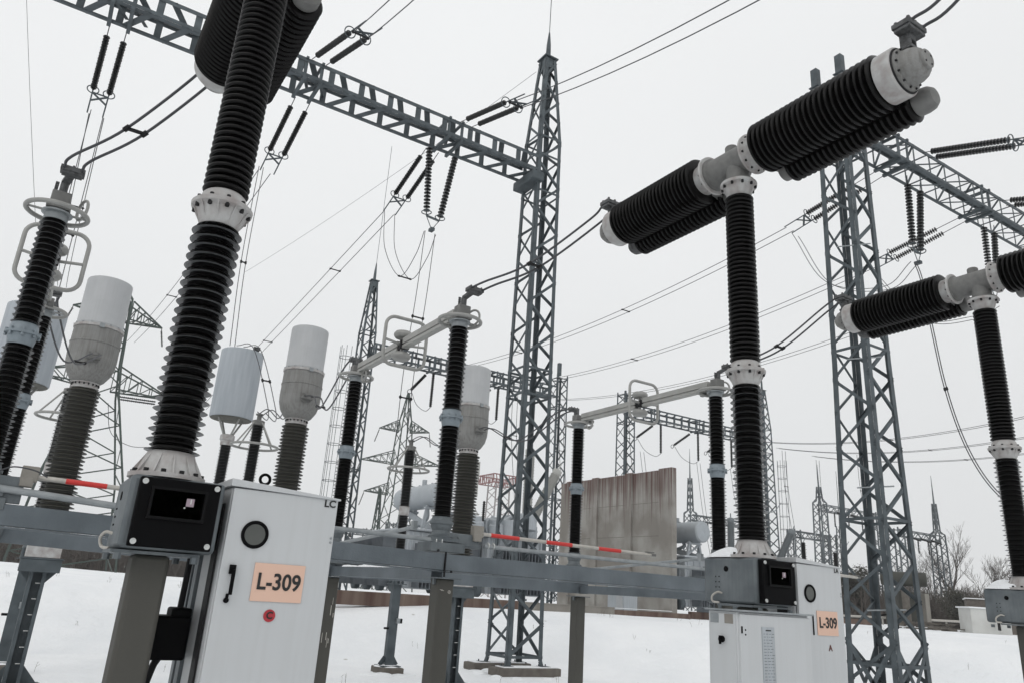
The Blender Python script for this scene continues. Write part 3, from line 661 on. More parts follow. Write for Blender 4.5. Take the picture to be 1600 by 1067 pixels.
# ------------------------------------------------------------------ surge arresters with grading rings
def make_arr():
    t = thing('surge_arrester', (0, 0, 0), 'x', 'surge arrester')
    MB().lathe([(.13, 5.86), (.16, 5.88), (.16, 5.99), (.12, 6.01), (.06, 6.02), (.06, 6.14), (.10, 6.15), (.10, 6.18)], seg=24).build('top_cap', m_cast, t)
    MB().lathe(shed_profile(4.28, 5.86, .118, .158, .142, 40), seg=28).build('upper_insulator', m_porc_g, t, ang=50)
    MB().lathe([(.13, 4.02), (.15, 4.05), (.15, 4.25), (.13, 4.28)], seg=24).build('middle_flange', m_flange, t)
    MB().lathe(shed_profile(2.45, 4.02, .118, .158, .142, 40), seg=28).build('lower_insulator', m_porc_g, t, ang=50)
    MB().torus((0, 0, 5.32), .59, .032, (0, 0, 1), 56, 10).build('grading_ring', m_ring, t)
    q = MB()
    for k in range(4):
        a = math.pi/2*k+.5; q.tube([(math.cos(a)*.14, math.sin(a)*.14, 5.95), (math.cos(a)*.59, math.sin(a)*.59, 5.34)], .02, 8)
    q.build('ring_strut', m_ring, t.children[-1])
    MB().lathe([(.14, 2.38), (.17, 2.39), (.17, 2.42), (.14, 2.45)], seg=24).build('base_flange', m_galv, t)
    q = MB().box((0, 0, 2.17), (.44, .44, .02))
    for i in (-1, 1):
        for j in (-1, 1): q.lathe([(.03, 2.18), (.04, 2.22), (.03, 2.26), (.04, 2.30), (.03, 2.38)], (i*.13, j*.13, 0), seg=10)
    q.build('insulated_feet', m_galv_d, t)
    MB().box((0, 0, 1.12), (.20, .20, 2.06)).box((0, -.10, 1.12), (.24, .012, 2.06)).build('stand_post', m_galv_d, t)
    MB().box((-.16, -.02, 1.02), (.14, .05, .05)).box((.16, -.12, 1.22), (.12, .10, .12)).build('surge_counter', m_black, t)
    MB().box((.10, -.14, 1.22), (.10, .10, .13)).build('counter_bracket', m_galv_l, t)
    gs = MB().box((0, 0, .085), (.55, .5, .02))
    for sx in (-1, 1): gs.bar((sx*.10, 0, .30), (sx*.24, 0, .10), .02, .12, (0, 0, 1))
    gs.build('foot_plate', m_galv_d, t)
    MB().box((0, 0, -.12), (.62, .80, .36)).build('footing', m_foot, t, bevel=.03)
    MB().lathe([(.36, 0), (.30, .03), (.10, .055), (.02, .06)], (0, .05, .06), (0, 0, 1), 16).build('snow_cap', m_snow, t)
    return t
ar = make_arr(); ar.location = (.30, 20.1, 0)
ar['label'] = 'leftmost black post arrester, its ring showing behind the leftmost current transformer'; ar['group'] = 'ringed surge arresters'
dup(ar, (4.66, 20.1, 0), 'black ringed arrester seen just above the roof of the LC cabinet')
dup(ar, (9.08, 20.1, 0), 'black ringed arrester on a thin stand with concrete foot, before the conservator tank')
dup(ar, (22.0, 39.5, 1.1), 'far black ringed arrester beside a pale box, left of the central tower')
dup(ar, (26.8, 40.6, 0.6), 'far black ringed arrester seen through the legs of the central tower')
t = thing('coupling_device', (21.6, 39.5, 7.5), 'tall pale grey box on top of the far arrester left of the central tower', 'device')
MB().box((22.0, 39.5, 7.95), (.62, .62, 1.1)).build('lower_box', m_bush, t, bevel=.02); MB().box((22.0, 39.5, 9.0), (.66, .66, .98)).build('upper_box', m_bush, t, bevel=.02)
MB().lathe([(.05, 0), (.05, .3), (.09, .31), (.09, .36)], (22.0, 39.5, 9.49), (0, 0, 1), 12).build('terminal', m_cast_d, t)
for x_ in (): pass

# ------------------------------------------------------------------ wave traps
def make_trap():
    t = thing('line_trap', (0, 0, 0), 'x', 'line trap')
    MB().lathe([(.555, 6.66), (.58, 6.67), (.595, 6.70), (.595, 8.78), (.58, 8.80), (.50, 8.82)], seg=56).build('winding', m_trap, t)
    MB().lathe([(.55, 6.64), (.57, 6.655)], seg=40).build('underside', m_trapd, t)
    q = MB().box((.30, -.45, 8.88), (.10, .18, .10)).lathe([(.05, 0), (.05, .12)], (.22, -.45, 8.82), (0, 0, 1), 10)
    q.build('terminal', m_cast_d, t)
    q = MB()
    for k in range(4):
        a = math.pi/2*k+.4; q.tube([(math.cos(a)*.40, math.sin(a)*.40, 6.66), (math.cos(a)*.14, math.sin(a)*.14, 6.16)], .028, 8)
    q.build('leg', m_ring, t)
    MB().lathe([(.16, 5.84), (.17, 5.86), (.17, 5.98), (.20, 6.0), (.20, 6.14), (.17, 6.17)], seg=24).build('top_flange', m_flange, t)
    MB().lathe(shed_profile(4.35, 5.84, .125, .165, .15, 34), seg=28).build('upper_insulator', m_porc_g, t, ang=50)
    MB().lathe([(.14, 4.2), (.17, 4.22), (.17, 4.33), (.14, 4.35)], seg=24).build('middle_flange', m_flange_b, t)
    MB().lathe(shed_profile(2.6, 4.2, .125, .165, .15, 34), seg=28).build('lower_insulator', m_porc_g, t, ang=50)
    MB().box((0, 0, 1.3), (.3, .3, 2.6)).build('stand_post', m_galv_d, t)
    return t
tr = make_trap(); tr.location = (-.92, 24, 0); tr.scale = (1.25, 1.25, 1); tr['label'] = 'big pale cylinder half hidden behind the leftmost disconnector'; tr['group'] = 'line traps on tall posts'
dup(tr, (4.72, 24, 0), 'big pale ribbed cylinder between the nearest breaker column and the middle current transformer'); [o for o in COL.objects if o.name.startswith('line_trap.')][0].scale = (1.08, 1.08, 1)

# ------------------------------------------------------------------ lattice gantries
def lerp(a, b, t): return tuple(a[i]+(b[i]-a[i])*t for i in range(3))
def lattice_col(t, x, y, secs, leg=.13, th=.014, bw=.075, pitch=.95, legm=None, alt=1, simple=False, splay=False, ring_z=()):
    """secs: list of (z, half width)"""
    legm = legm or m_galv_d
    for sx, sy in ((-1, -1), (1, -1), (1, 1), (-1, 1)):
        m = MB()
        for (z0, h0), (z1, h1) in zip(secs[:-1], secs[1:]):
            p = (x+sx*h0, y+sy*h0, z0); q = (x+sx*h1, y+sy*h1, z1)
            if simple: m.bar(p, q, leg, leg, (1, 0, 0))
            else: m.angle(p, q, leg, th, (-sx, 0, 0), (0, -sy, 0))
        m.build('leg', legm, t, smooth=False)
    def hw(z):
        for (z0, h0), (z1, h1) in zip(secs[:-1], secs[1:]):
            if z <= z1: return h0+(h1-h0)*(z-z0)/(z1-z0)
        return secs[-1][1]
    m = MB(); z0, z1 = secs[0][0]+.25, secs[-1][0]-.1; n = max(2, round((z1-z0)/pitch))
    zs = [z0+(z1-z0)*i/n for i in range(n+1)]
    for fi, (ax, s) in enumerate((('x', -1), ('y', -1), ('x', 1), ('y', 1))):
        ph = (fi % 2) ^ (fi // 2)
        for i in range(n):
            a, b = zs[i], zs[i+1]; ha, hb = hw(a), hw(b); e = -1 if (i+ph) % 2 else 1
            off = .012 if not simple else 0
            if ax == 'x': p = (x+s*(ha-off), y+e*ha, a); q = (x+s*(hb-off), y-e*hb, b); nn = (1, 0, 0)
            else: p = (x+e*ha, y+s*(ha-off), a); q = (x-e*hb, y+s*(hb-off), b); nn = (0, 1, 0)
            m.bar(p, q, bw, .012 if not simple else bw*.6, nn)
            if not simple:
                pp, qq = Vector(p), Vector(q); d = (qq-pp).normalized(); N = Vector(nn); ee = d.cross(N)
                inn = N*(-s)
                m.bar(pp+ee*(bw/2)+inn*(bw*.4), qq+ee*(bw/2)+inn*(bw*.4), bw*.7, .010, ee)
                if leg > .135:
                    for g_ in (pp+d*.09, qq-d*.09): m.bar(g_-d*.10+inn*.014, g_+d*.10+inn*.014, bw*1.35, .008, N)
    if ring_z:
        for z in ring_z:
            h = hw(z)
            for sx in (-1, 1):
                m.bar((x+sx*(h+.01), y-h, z), (x+sx*(h+.01), y+h, z), .08, .012, (1, 0, 0)); m.bar((x-h, y+sx*(h+.01), z), (x+h, y+sx*(h+.01), z), .08, .012, (0, 1, 0))
    m.build('lacing', legm, t, smooth=False)
def spire(t, x, y, z, rodtop, cap=.29, s=1., legm=None):
    legm = legm or m_galv_d
    m = MB().box((x, y, z), (cap*2.1, cap*2.1, .05*s)).box((x, y, z-.25*s), (cap*1.5, cap*1.5, .42*s))
    m.build('cap_plate', legm, t, smooth=False)
    MB().tube([(x, y, z-.9*s), (x, y, z+.25*s), (x, y, z+.75*s), (x, y, z+1.35*s)], [.10*s, .10*s, .085*s, .03*s], 10).tube([(x, y, z+1.35*s), (x, y, rodtop)], .016*s, 6).build('lightning_rod', legm, t)
def beam(t, x0, x1, yn, yf, zl, zu, chord=.12, th=.014, bw=.15, pitch=1.0, style='flat', m_=None, hang=()):
    m_ = m_ or m_galv_d
    for (y, z, a, b) in ((yn, zl, (0, 1, 0), (0, 0, 1)), (yf, zl, (0, -1, 0), (0, 0, 1)), (yn, zu, (0, 1, 0), (0, 0, -1)), (yf, zu, (0, -1, 0), (0, 0, -1))):
        MB().angle((x0, y, z), (x1, y, z), chord, th, a, b).build('beam_chord', m_, t, smooth=False)
    n = max(2, round((x1-x0)/pitch)); m = MB(); st = (x1-x0)/n; o = .018
    for i in range(n):
        a = x0+st*i; b = a+st; k = i % 2
        if style == 'flat':
            # posts on the upright faces, one diagonal per bay above and below
            m.bar((a+.12, yn+o, zl), (a+.12, yn+o, zu), bw, .012, (0, 1, 0)); m.bar((a+.20, yf-o, zl), (a+.20, yf-o, zu), bw, .012, (0, 1, 0))
            m.bar((a+.32, yf, zl+o), (a+st*.96, yn, zl+o), bw, .012, (0, 0, 1)); m.bar((a+.40, yn, zu-o), (a+st*.98, yf, zu-o), bw, .012, (0, 0, 1))
        else:
            for y in (yn+o, yf-o):
                m.bar((a, y, zl), (a, y, zu), bw, .012, (0, 1, 0))
            for z in (zl+o, zu-o):
                m.bar((a, yn, z), (a, yf, z), bw, .012, (0, 0, 1)); m.bar((a, yn if k else yf, z), (b, yf if k else yn, z), bw, .012, (0, 0, 1))
    if hang:
        for x in hang:
            for dx in (-.25, .25):
                m.bar((x+dx, yn-.05, zl-.06), (x+dx, yf+.05, zl-.06), .10, .10, (0, 0, 1)); m.bar((x+dx, yn-.05, zu), (x+dx, yf+.05, zu), .08, .08, (0, 0, 1))
                m.bar((x+dx, yn+.03, zl), (x+dx, yn+.03, zu), .10, .03, (0, 1, 0))
                m.bar((x+dx, yn, zl), (x+dx+.4, yf, zl+.3), .10, .02, (0, 0, 1))
    m.build('beam_lacing', m_, t, smooth=False)

# gantry 1: central tower and beam running left overhead
TX, TY = 13.44, 20.65
t = thing('gantry', (TX, TY, 0), 'central pointed lattice tower with a heavy beam running overhead to the upper left', 'gantry')
lattice_col(t, TX, TY, [(.08, .66), (.25, .62), (8, .55), (16.6, .50), (18.3, .49), (22.05, .24)], leg=.14, bw=.085, pitch=.95, ring_z=(.35, 8.4, 9.3, 16.0, 17.5, 18.3))
beam(t, -12, TX-.50, 20.1, 21.2, 16.67, 17.34, chord=.13, bw=.19, pitch=1.0, hang=(-.8, 4.5, 9.5))
spire(t, TX, TY, 22.12, 34)
MB().box((TX-.55, TY, 16.45), (.5, 1.35, .34)).bar((TX-.62, TY-.55, 16.5), (TX-.62, TY+.55, 16.5), .3, .3, (0, 0, 1)).build('beam_seat', m_galv_d, t, bevel=.04)
MB().box((TX, TY-.66, -.13), (2.2, .62, .42)).box((TX-.1, TY+.72, -.13), (2.1, .62, .42)).build('footing', m_foot, t, bevel=.03)
for sx in (-1, 1):
    for sy in (-1, 1):
        fsn = MB()
        fsn.box((TX+sx*.66, TY+sy*.66, .10), (.34, .30, .03))
        for k in (-1, 1): fsn.lathe([(.02, 0), (.02, .06)], (TX+sx*.66+k*.12, TY+sy*.66+.09, .11), (0, 0, 1), 6)
        fsn.build('base_plate', m_galv_d, t)
MB().box((TX+.05, TY-.66, .095), (1.9, .5, .028)).box((TX-.15, TY+.72, .095), (1.8, .5, .028)).build('footing_snow', m_snow, t, bevel=.01)

# gantry 2: right tower and beam running right
UX, UY = 19.45, 12.32
t = thing('gantry', (UX, UY, 0), 'lattice tower on the right behind the LA cabinet, its beam running off to the right', 'gantry')
lattice_col(t, UX, UY, [(.30, .70), (2, .67), (9, .56), (16.6, .50), (18.7, .50)], leg=.16, bw=.085, pitch=1.0, ring_z=(1.0, 4.6, 9.4, 16.0, 17.6, 18.5))
beam(t, UX+.5, 64, 11.85, 12.75, 16.67, 17.55, chord=.12, bw=.075, pitch=.95, style='lattice', hang=(22.2, 27.5, 32.8, 38.1))
for k, (dx, dy) in enumerate(((-.45, -.45), (-.45, .45), (.45, -.45))): MB().box((UX+dx, UY+dy, 18.95), (.22, .22, .75)).box((UX+dx, UY+dy, 18.62), (.34, .34, .03)).build('top_peg', m_galv_d, t)
MB().box((UX, UY-.70, .0), (2.3, .6, .62)).box((UX, UY+.75, .0), (2.2, .6, .62)).build('footing', m_foot, t, bevel=.03)
q = MB()
for z in (2.3, 5.4, 9.0, 12.5, 16.2): q.tube([(UX-.85, UY-.1, z-.02), (UX-.2, UY-.75, z+.05)], .02, 6)
q.build('conduit', m_galv_l, t)
m = MB()
for sx, sy in ((-1, -1), (1, -1), (1, 1), (-1, 1)):
    m.bar((UX+sx*.68, UY+sy*.68, 1.5), (UX-sx*.5*0+sx*.0, UY+sy*.69, .5), .12, .014, (0, 1, 0)); m.bar((UX+sx*.69, UY+sy*.68, 1.6), (UX+sx*.69, UY, .55), .12, .014, (1, 0, 0))
m.build('knee_brace', m_galv_d, t, smooth=False)

# gantry 3: far left tower behind the middle disconnector
def ladder(t, x, y, z0, z1, rad=.42, legm=None, st=1.15):
    m = MB()
    for k in range(5):
        a = R(100+k*50); m.tube([(x+rad*math.cos(a), y+rad*math.sin(a), z0+2), (x+rad*math.cos(a), y+rad*math.sin(a), z1)], .018, 4)
    z = z0+2
    while z < z1:
        m.torus((x, y, z), rad, .02, (0, 0, 1), 16, 4); z += st
    m.build('ladder_cage', m_galv_d, t, smooth=False)
t = thing('gantry', (16.95, 46.6, 1.4), 'thin pointed lattice tower with caged ladder, its beam running right to a flat column', 'gantry')
lattice_col(t, 16.95, 46.6, [(1.4, .62), (8, .55), (16.6, .48), (18.3, .47), (22.05, .22)], leg=.12, bw=.07, pitch=.95, ring_z=(9, 16, 18.3))
spire(t, 16.95, 46.6, 22.12, 33)
beam(t, 17.4, 32.7, 46.1, 47.2, 16.7, 17.6, chord=.13, bw=.16, pitch=.9, hang=(20, 22.2, 27.4))
ladder(t, 15.55, 46.2, 1.5, 16.9)
lattice_col(t, 33.1, 46.6, [(1.4, .62), (8, .55), (18.6, .50)], leg=.12, bw=.07, pitch=.95, ring_z=(9, 16, 18.3))
MB().box((32.8, 46.2, 19.0), (.25, .25, 1.0)).build('bus_peg', m_galv_d, t)
# gantry 4
t = thing('gantry', (40, 46.6, 1.5), 'flat topped lattice column above the concrete wall with a beam running right', 'gantry')
lattice_col(t, 40.0, 46.6, [(1.4, .62), (8, .58), (18.6, .52)], leg=.13, bw=.075, pitch=.95, ring_z=(16, 18.3))
beam(t, 40.5, 56.4, 46.1, 47.2, 16.7, 17.6, chord=.13, bw=.16, pitch=.9, hang=(43, 48.3, 53.6))
lattice_col(t, 57.0, 46.6, [(1.4, .75), (8, .66), (16.6, .52), (18.3, .5), (22.05, .22)], leg=.13, bw=.075, pitch=.95, ring_z=(16, 18.3))
spire(t, 57.0, 46.6, 22.12, 33)
ladder(t, 58.6, 46.0, 1.5, 15.5)

# ------------------------------------------------------------------ insulator strings
def string_set(pairs, label, cat='insulator string', group=None, rs=.092, n=20, link=.45, yoke=True, rod=True, ringr=.16, solid=True, cross=True):
    """pairs: list of (top, bottom) for each insulator; link = hardware length at the top"""
    top0 = Vector(pairs[0][0]); t = thing('insulator_string', top0, label, cat, group)
    ends = []
    for p, q in pairs:
        p, q = Vector(p), Vector(q); d = (q-p); L = d.length; d.normalize(); a = p+d*link; b = q-d*.12
        MB().tube([p, a], .014, 6).build('link', m_wire, t)
        l = (b-a).length
        if solid:
            MB().lathe(shed_profile(0, l, rs*.40, rs, rs*.95, n), a, d, 16).build('insulator', m_porc_g, t, ang=50)
        else:
            pr = []
            for i in range(n):
                z = l*i/n; h = l/n; pr += [(.014, z), (.028, z+h*.25), (rs, z+h*.42), (rs, z+h*.52), (.03, z+h*.66), (.014, z+h*.8)]
            MB().lathe(pr, a, d, 14).build('insulator', m_porc_g, t, ang=50)
        MB().torus(b, ringr, .017, d, 24, 6).build('corona_ring', m_galv_d, t)
        MB().tube([b, q], .02, 6).build('fitting', m_galv_d, t)
        ends.append((q, d))
    if yoke and len(ends) == 2:
        (q1, d1), (q2, d2) = ends; y = MB()
        if cross:
            y.bar(q1, q2+d2*.35, .07, .02, (0, 0, 1)); y.bar(q2, q1+d1*.35, .07, .02, (0, 0, 1)); y.bar(q1, q2, .06, .02, (0, 0, 1))
            y.tube([q1, q1+d1*.9], .022, 6).tube([q2, q2+d2*.9], .022, 6)
        else:
            y.bar(q1, q2, .08, .02, (0, 1, 0)); c = (q1+q2)/2+Vector((0, 0, -.42)); y.tube([q1, c], .014, 6).tube([q2, c], .014, 6).box(c, (.14, .2, .1))
        y.build('yoke', m_galv_d, t)
    return ends
G = 'strings on the left overhead beam'
# hanging away from camera (+Y), descending
string_set([((-1.02, 21.2, 16.6), (-1.10, 23.8, 15.85)), ((-.58, 21.2, 16.6), (-.66, 23.8, 15.85))], 'pair of dark insulators hanging below the overhead beam at the far upper left', group=G)
string_set([((4.32, 21.2, 16.6), (4.30, 23.8, 15.85)), ((4.80, 21.2, 16.6), (4.78, 23.8, 15.85))], 'pair of dark insulators hanging below the overhead beam just right of the nearest breaker column', group=G)
string_set([((8.96, 21.2, 16.6), (8.97, 23.8, 15.85)), ((9.44, 21.2, 16.6), (9.46, 23.8, 15.85))], 'pair of slanting insulators with cable loops under the overhead beam', group=G)
# towards the camera
string_set([((4.38, 20.1, 17.36), (4.70, 17.3, 16.65)), ((4.84, 20.1, 17.36), (5.16, 17.3, 16.65))], 'pair of insulators rising right from the overhead beam beside the nearest breaker', group=G, n=20)
string_set([((9.66, 20.1, 17.36), (9.86, 17.3, 16.65)), ((10.12, 20.1, 17.36), (10.32, 17.3, 16.65))], 'pair of insulators on the overhead beam ending at the central tower top', group=G, n=20)
# V hanging
string_set([((8.80, 20.6, 16.6), (8.98, 20.6, 13.72)), ((9.86, 20.6, 16.6), (9.46, 20.6, 13.68))], 'V of two beaded insulators hanging from the overhead beam left of the central tower', group=G, solid=False, n=19, rs=.115, link=.35, cross=False)
G = 'strings on the right beam'
H2 = 16.62
string_set([((22.0, 12.75, H2), (22.0, 15.7, 16.15)), ((22.45, 12.75, H2), (22.42, 15.7, 16.05))], 'pair of beaded insulators crossing behind the right tower towards the left', group=G, solid=False, n=22, rs=.10, link=.9)
string_set([((27.25, 12.75, H2), (27.2, 15.7, 16.15)), ((27.7, 12.75, H2), (27.66, 15.7, 16.05))], 'pair of beaded insulators slanting left from the right beam, beside its tower', group=G, solid=False, n=22, rs=.10, link=.9)
string_set([((32.6, 12.75, H2), (32.55, 15.7, 16.15)), ((33.05, 12.75, H2), (33.0, 15.7, 16.05))], 'pair of beaded insulators behind the chamber of the farthest breaker', group=G, solid=False, n=22, rs=.10, link=.9)
for x, lb in ((23.3, 'V of two beaded insulators hanging from the right beam beside its tower'), (28.25, 'V of two beaded insulators hanging above the farthest breaker head'),):
    string_set([((x-.25, 12.3, H2), (x-.40, 12.3, 13.80)), ((x+.55, 12.3, H2), (x+.02, 12.3, 13.72))], lb, group=G, solid=False, n=19, rs=.115, link=.35, cross=False)
for x, lb in ((23.4, 'double insulator pointing right from the top of the right beam, the upper of the two'), (28.7, 'double insulator pointing right from the right beam, at the right edge of the photo')):
    string_set([((x, 11.85, 17.45), (x-.1, 9.0, 16.45)), ((x+.30, 11.85, 17.35), (x+.2, 9.0, 16.35))], lb, group=G, solid=False, n=25, rs=.105, link=.3)
G = 'small strings on the far beams'
for x, a, lb in ((22.2, 46, 'short dark insulator under the far beam just left of the middle disconnector post'), (27.6, 46, 'short dark insulator under the far beam right of the middle current transformer cap'),
                 (43.9, 46, 'leftmost short insulator under the far beam above the concrete wall'), (48.3, 46, 'second short insulator from the left under the beam above the concrete wall'), (52.5, 46, 'short insulator under the far beam just left of the middle breaker column')):
    t = thing('insulator_string', (x, 46.6, 16.6), lb, 'insulator string', G)
    MB().lathe(shed_profile(0, 2.4, .075, .125, .115, 18), (x, 46.6, 16.5), (0, 0, -1), 10).build('insulator', m_porc_g, t)
    MB().lathe(shed_profile(0, 1.9, .075, .125, .115, 14), (x-.3, 47.3, 16.5), (-.12, .9, -.42), 10).build('side_insulator', m_porc_g, t)
    MB().torus((x-.55, 49.2, 15.6), .16, .025, (0, 1, .3), 16, 6).tube(spline([(x-.5, 49.0, 15.6), (x-.35, 48.2, 14.5), (x-.1, 47.2, 13.9), (x, 46.6, 14.05)]), .022, 5).tube([(x, 46.6, 16.7), (x, 46.6, 16.4)], .03, 6).build('jumper', m_wire, t)

# ------------------------------------------------------------------ conductors
def twin(pts, sep, r, label, spacers=(), name='twin_conductor', cat='cable', group=None, sps=.035, m_=None):
    pts = [Vector(p) for p in pts]; sep = Vector(sep); t = thing(name, pts[0], label, cat, group)
    for s in (-.5, .5): MB().tube([p+sep*s for p in pts], r, 8).build('wire', m_ or m_wire, t)
    if spacers:
        for f in spacers:
            q = MB()
            i = min(len(pts)-1, max(0, int(f*(len(pts)-1)))); p = pts[i]
            q.bar(p-sep*.62, p+sep*.62, sps, sps*.8, (0, 0, 1))
            for s in (-.5, .5): q.lathe([(sps*.8, -sps), (sps*.8, sps)], p+sep*s, (pts[min(i+1, len(pts)-1)]-pts[max(i-1, 0)]), 8)
            q.build('spacer', m_rubber, t)
    return t
g1 = 'twin cables between breakers and disconnectors'
for i, (b, d) in enumerate(zip(BRK, DS)):
    e = (b[0], b[1]+.07+.235+1.345+.30, 6.475+b[2]); s = (d[0]+.04, d[1]-.30, 5.545)
    P_ = [Vector(e), Vector(e)+Vector((-.02, .22, -.10)), Vector(e).lerp(Vector(s), .55)+Vector((0, 0, -.16)), Vector(s)+Vector((.05, -.22, .02)), Vector(s)]
    twin(spline(P_, 8), (.145, 0, 0), .013, ['thick twin cable sweeping from the leftmost disconnector up to the nearest breaker', 'thick twin cable crossing in front of the central tower to the middle breaker head', 'thick twin cable from the disconnector by the wall up to the farthest breaker'][i], (.5,), group=g1, sps=.03)
    f = (b[0], b[1]+.07-.235-1.345-.28, 6.485+b[2])
    twin(spline([f, (f[0]+.03, f[1]-.3, f[2]+.10), (f[0]+.12, f[1]-1.2, f[2]+.8), (f[0]+.3, f[1]-3.0, f[2]+2.6)], 8), (.145, 0, 0), .013, ['thick twin cable rising out of the photo from the nearest breaker', 'thick twin cable rising to the top right corner from the middle breaker head', 'thick twin cable beyond the right edge from the farthest breaker'][i], (), group='twin cables rising from breaker heads')
g2 = 'twin cables between disconnectors and current transformers'
for i, (d, cx) in enumerate(zip(DS, (.46, 4.72, 9.20))):
    s = (d[0]+.04, d[1]+3.4+.28, 5.545); e = (cx, 16.22, 5.97)
    s, e = Vector(s), Vector(e)
    if i == 2: pts = spline([s, s+Vector((0, .5, -.03)), s.lerp(e, .5)+Vector((0, 0, -.45)), e+Vector((0, -.5, -.05)), e], 8)
    else: pts = spline([s, s+Vector((.02, .4, -.10)), s.lerp(e, .5)+Vector((0, 0, -.55)), e+Vector((0, -.7, -.15)), e+Vector((0, 0, 0))], 8)
    twin(pts, (.15, 0, 0), .014, ['dark twin cable dropping to the leftmost current transformer', 'dark twin cable from the middle disconnector to the current transformer above the LC cabinet', 'dark twin cable behind the central tower to the third current transformer'][i], (.6,), group=g2, sps=.035)
for i, x in enumerate((.30, 4.66, 9.08)):
    cx = (.46, 4.72, 9.20)[i]
    twin(spline([(x+.02, 20.05, 6.17), (x+.1, 19.5, 6.22), (x+.15, 18.6, 5.85), (cx, 17.8, 5.85), (cx, 17.30, 5.96)], 8), (.12, 0, 0), .013, ['short twin cable behind the leftmost current transformer', 'short twin cable left of the current transformer above the LC cabinet', 'short twin cable from the arrester with concrete foot towards the third current transformer'][i], (), group='short twin jumpers at the current transformers')
# overhead spans
g3 = 'twin overhead conductors'
def span(p, q, sag, label, sp=(.3, .6), sep=(.42, 0, 0), r=.014, n=28): return twin(arc(p, q, sag, n), sep, r, label, sp, name='overhead_conductor', cat='conductor', group=g3, sps=.045)
span((4.93, 17.2, 16.55), (5.3, -22, 16.5), 3.4, 'pair of thin wires leaving the top of the photo beside the nearest breaker head', (.02,))
span((10.1, 17.2, 16.55), (11.0, -22, 16.5), 3.4, 'pair of long thin wires rising from the central tower to the top right', (.02,))
span((-.86, 24.7, 15.6), (-1.0, 46, 16.5), 1.1, 'pair of thin wires running away at the upper left', (.3,))
span((4.45, 24.7, 15.6), (3.3, 52, 15.8), .5, 'pair of thin wires crossing the sky just left of the nearest breaker column', (.55,))
span((9.2, 24.7, 15.6), (9.0, 56, 13.1), .05, 'pair of thin wires running down left from the loops beside the central tower', (.2, .5))
span((22.2, 16.5, 15.95), (22.2, 46.0, 16.5), .9, 'uppermost pair of long wires between the central and right towers', (.33, .66))
span((27.4, 16.5, 15.95), (27.4, 46.0, 16.5), 1.0, 'second pair of long wires between the central and right towers', (.5, .75))
span((32.75, 16.5, 15.95), (32.75, 46.0, 16.5), 1.1, 'lowest pair of long wires ending at the right tower', (.4,))
for i, x in enumerate((53.2, 58.4, 63.6)):
    span((x, 12.8, 16.6), (x, 46.2, 16.7), 1.9, ['upper of three pairs of sagging wires behind the right tower', 'middle of three pairs of sagging wires behind the right tower', 'lowest of three pairs of sagging wires behind the right tower'][i], (.25, .6), r=.018)
for i, x in enumerate((23.35, 28.65)):
    span((x, 8.6, 16.3), (x+.4, -20, 16.5), 2.5, ['pair of wires going off the right edge from the upper double insulator', 'pair of wires beyond the right edge'][i], ())
# droppers
g4 = 'twin droppers'
LOOP = [(22.93, 12.3, 13.31), (23.02, 12.2, 12.6), (22.96, 12.0, 10.55), (22.85, 11.8, 9.02), (22.97, 11.6, 7.61), (23.27, 11.4, 6.58), (23.82, 11.2, 5.83), (24.8, 11.0, 5.3)]
def drop(pts, label, sp=(.5,), sep=(.36, 0, 0), r=.012): return twin(spline(pts, 10), sep, r, label, sp, name='dropper', cat='cable', group=g4, sps=.045)
drop([(9.2, 20.65, 13.2), (9.2, 20.8, 11.0), (9.15, 21.0, 8.5), (9.1, 20.9, 6.4)], 'pair of vertical dropper wires passing through the corona cage of the middle disconnector', (.45, .8))
drop([(4.30, 24.6, 15.7), (4.30, 24.5, 12), (4.40, 24.2, 9.0)], 'pair of dropper wires just right of the nearest breaker column', (.5,), (.15, 0, 0))
drop([(-.86, 24.6, 15.7), (-.8, 24.4, 12), (-.75, 24.1, 9.0)], 'pair of dropper wires at the upper left down to the big pale cylinder', (.6,))
drop([(4.6, 24.0, 9.0), (4.95, 23.2, 8.8), (5.3, 21.8, 6.9), (5.15, 20.8, 6.2), (4.72, 20.2, 6.25)], 'looped pair of wires from the ribbed pale cylinder to the ringed arrester', (.4,), (.22, 0, 0))
drop([(9.2, 24.6, 15.6), (9.25, 24.2, 13.9), (9.3, 22.6, 12.25), (9.3, 21.4, 12.6), (9.22, 20.7, 13.2)], 'hanging double loop of wire under the slanting insulators left of the central tower', (.5,), (.42, 0, 0))
drop([(22.95, 12.35, 13.3), (23.3, 13.6, 12.9), (22.9, 15.5, 13.6), (22.5, 16.5, 15.8)], 'pair of wires looping from the V insulators behind the right tower', ())
drop(LOOP, 'long slack pair of wires curving down at the right to the farthest breaker column', (.16, .45), (.13, 0, .05), .016)
drop([(27.3, 16.5, 15.8), (27.8, 15, 13.3), (28.1, 13.2, 12.9), (28.2, 12.35, 13.2)], 'pair of wires looping above the farthest breaker chamber', ())
for x, y, z0, z1, dx, lb in ((41.8, 46.6, 13.9, 6.5, .8, 'long thin dropper pair hanging right of the concrete wall top'), (48.3, 46.6, 13.9, 4.5, .8, 'thin dropper pair just left of the disconnector post by the middle breaker'), (52.5, 46.6, 13.9, 7.0, 2.2, 'slanting thin dropper pair beside the middle breaker column')):
    drop([(x, y, z0), (x+.2, y-.5, (z0+z1)/2), (x+dx, y-1, z1)], lb, (.5,), (.4, 0, 0), .018)
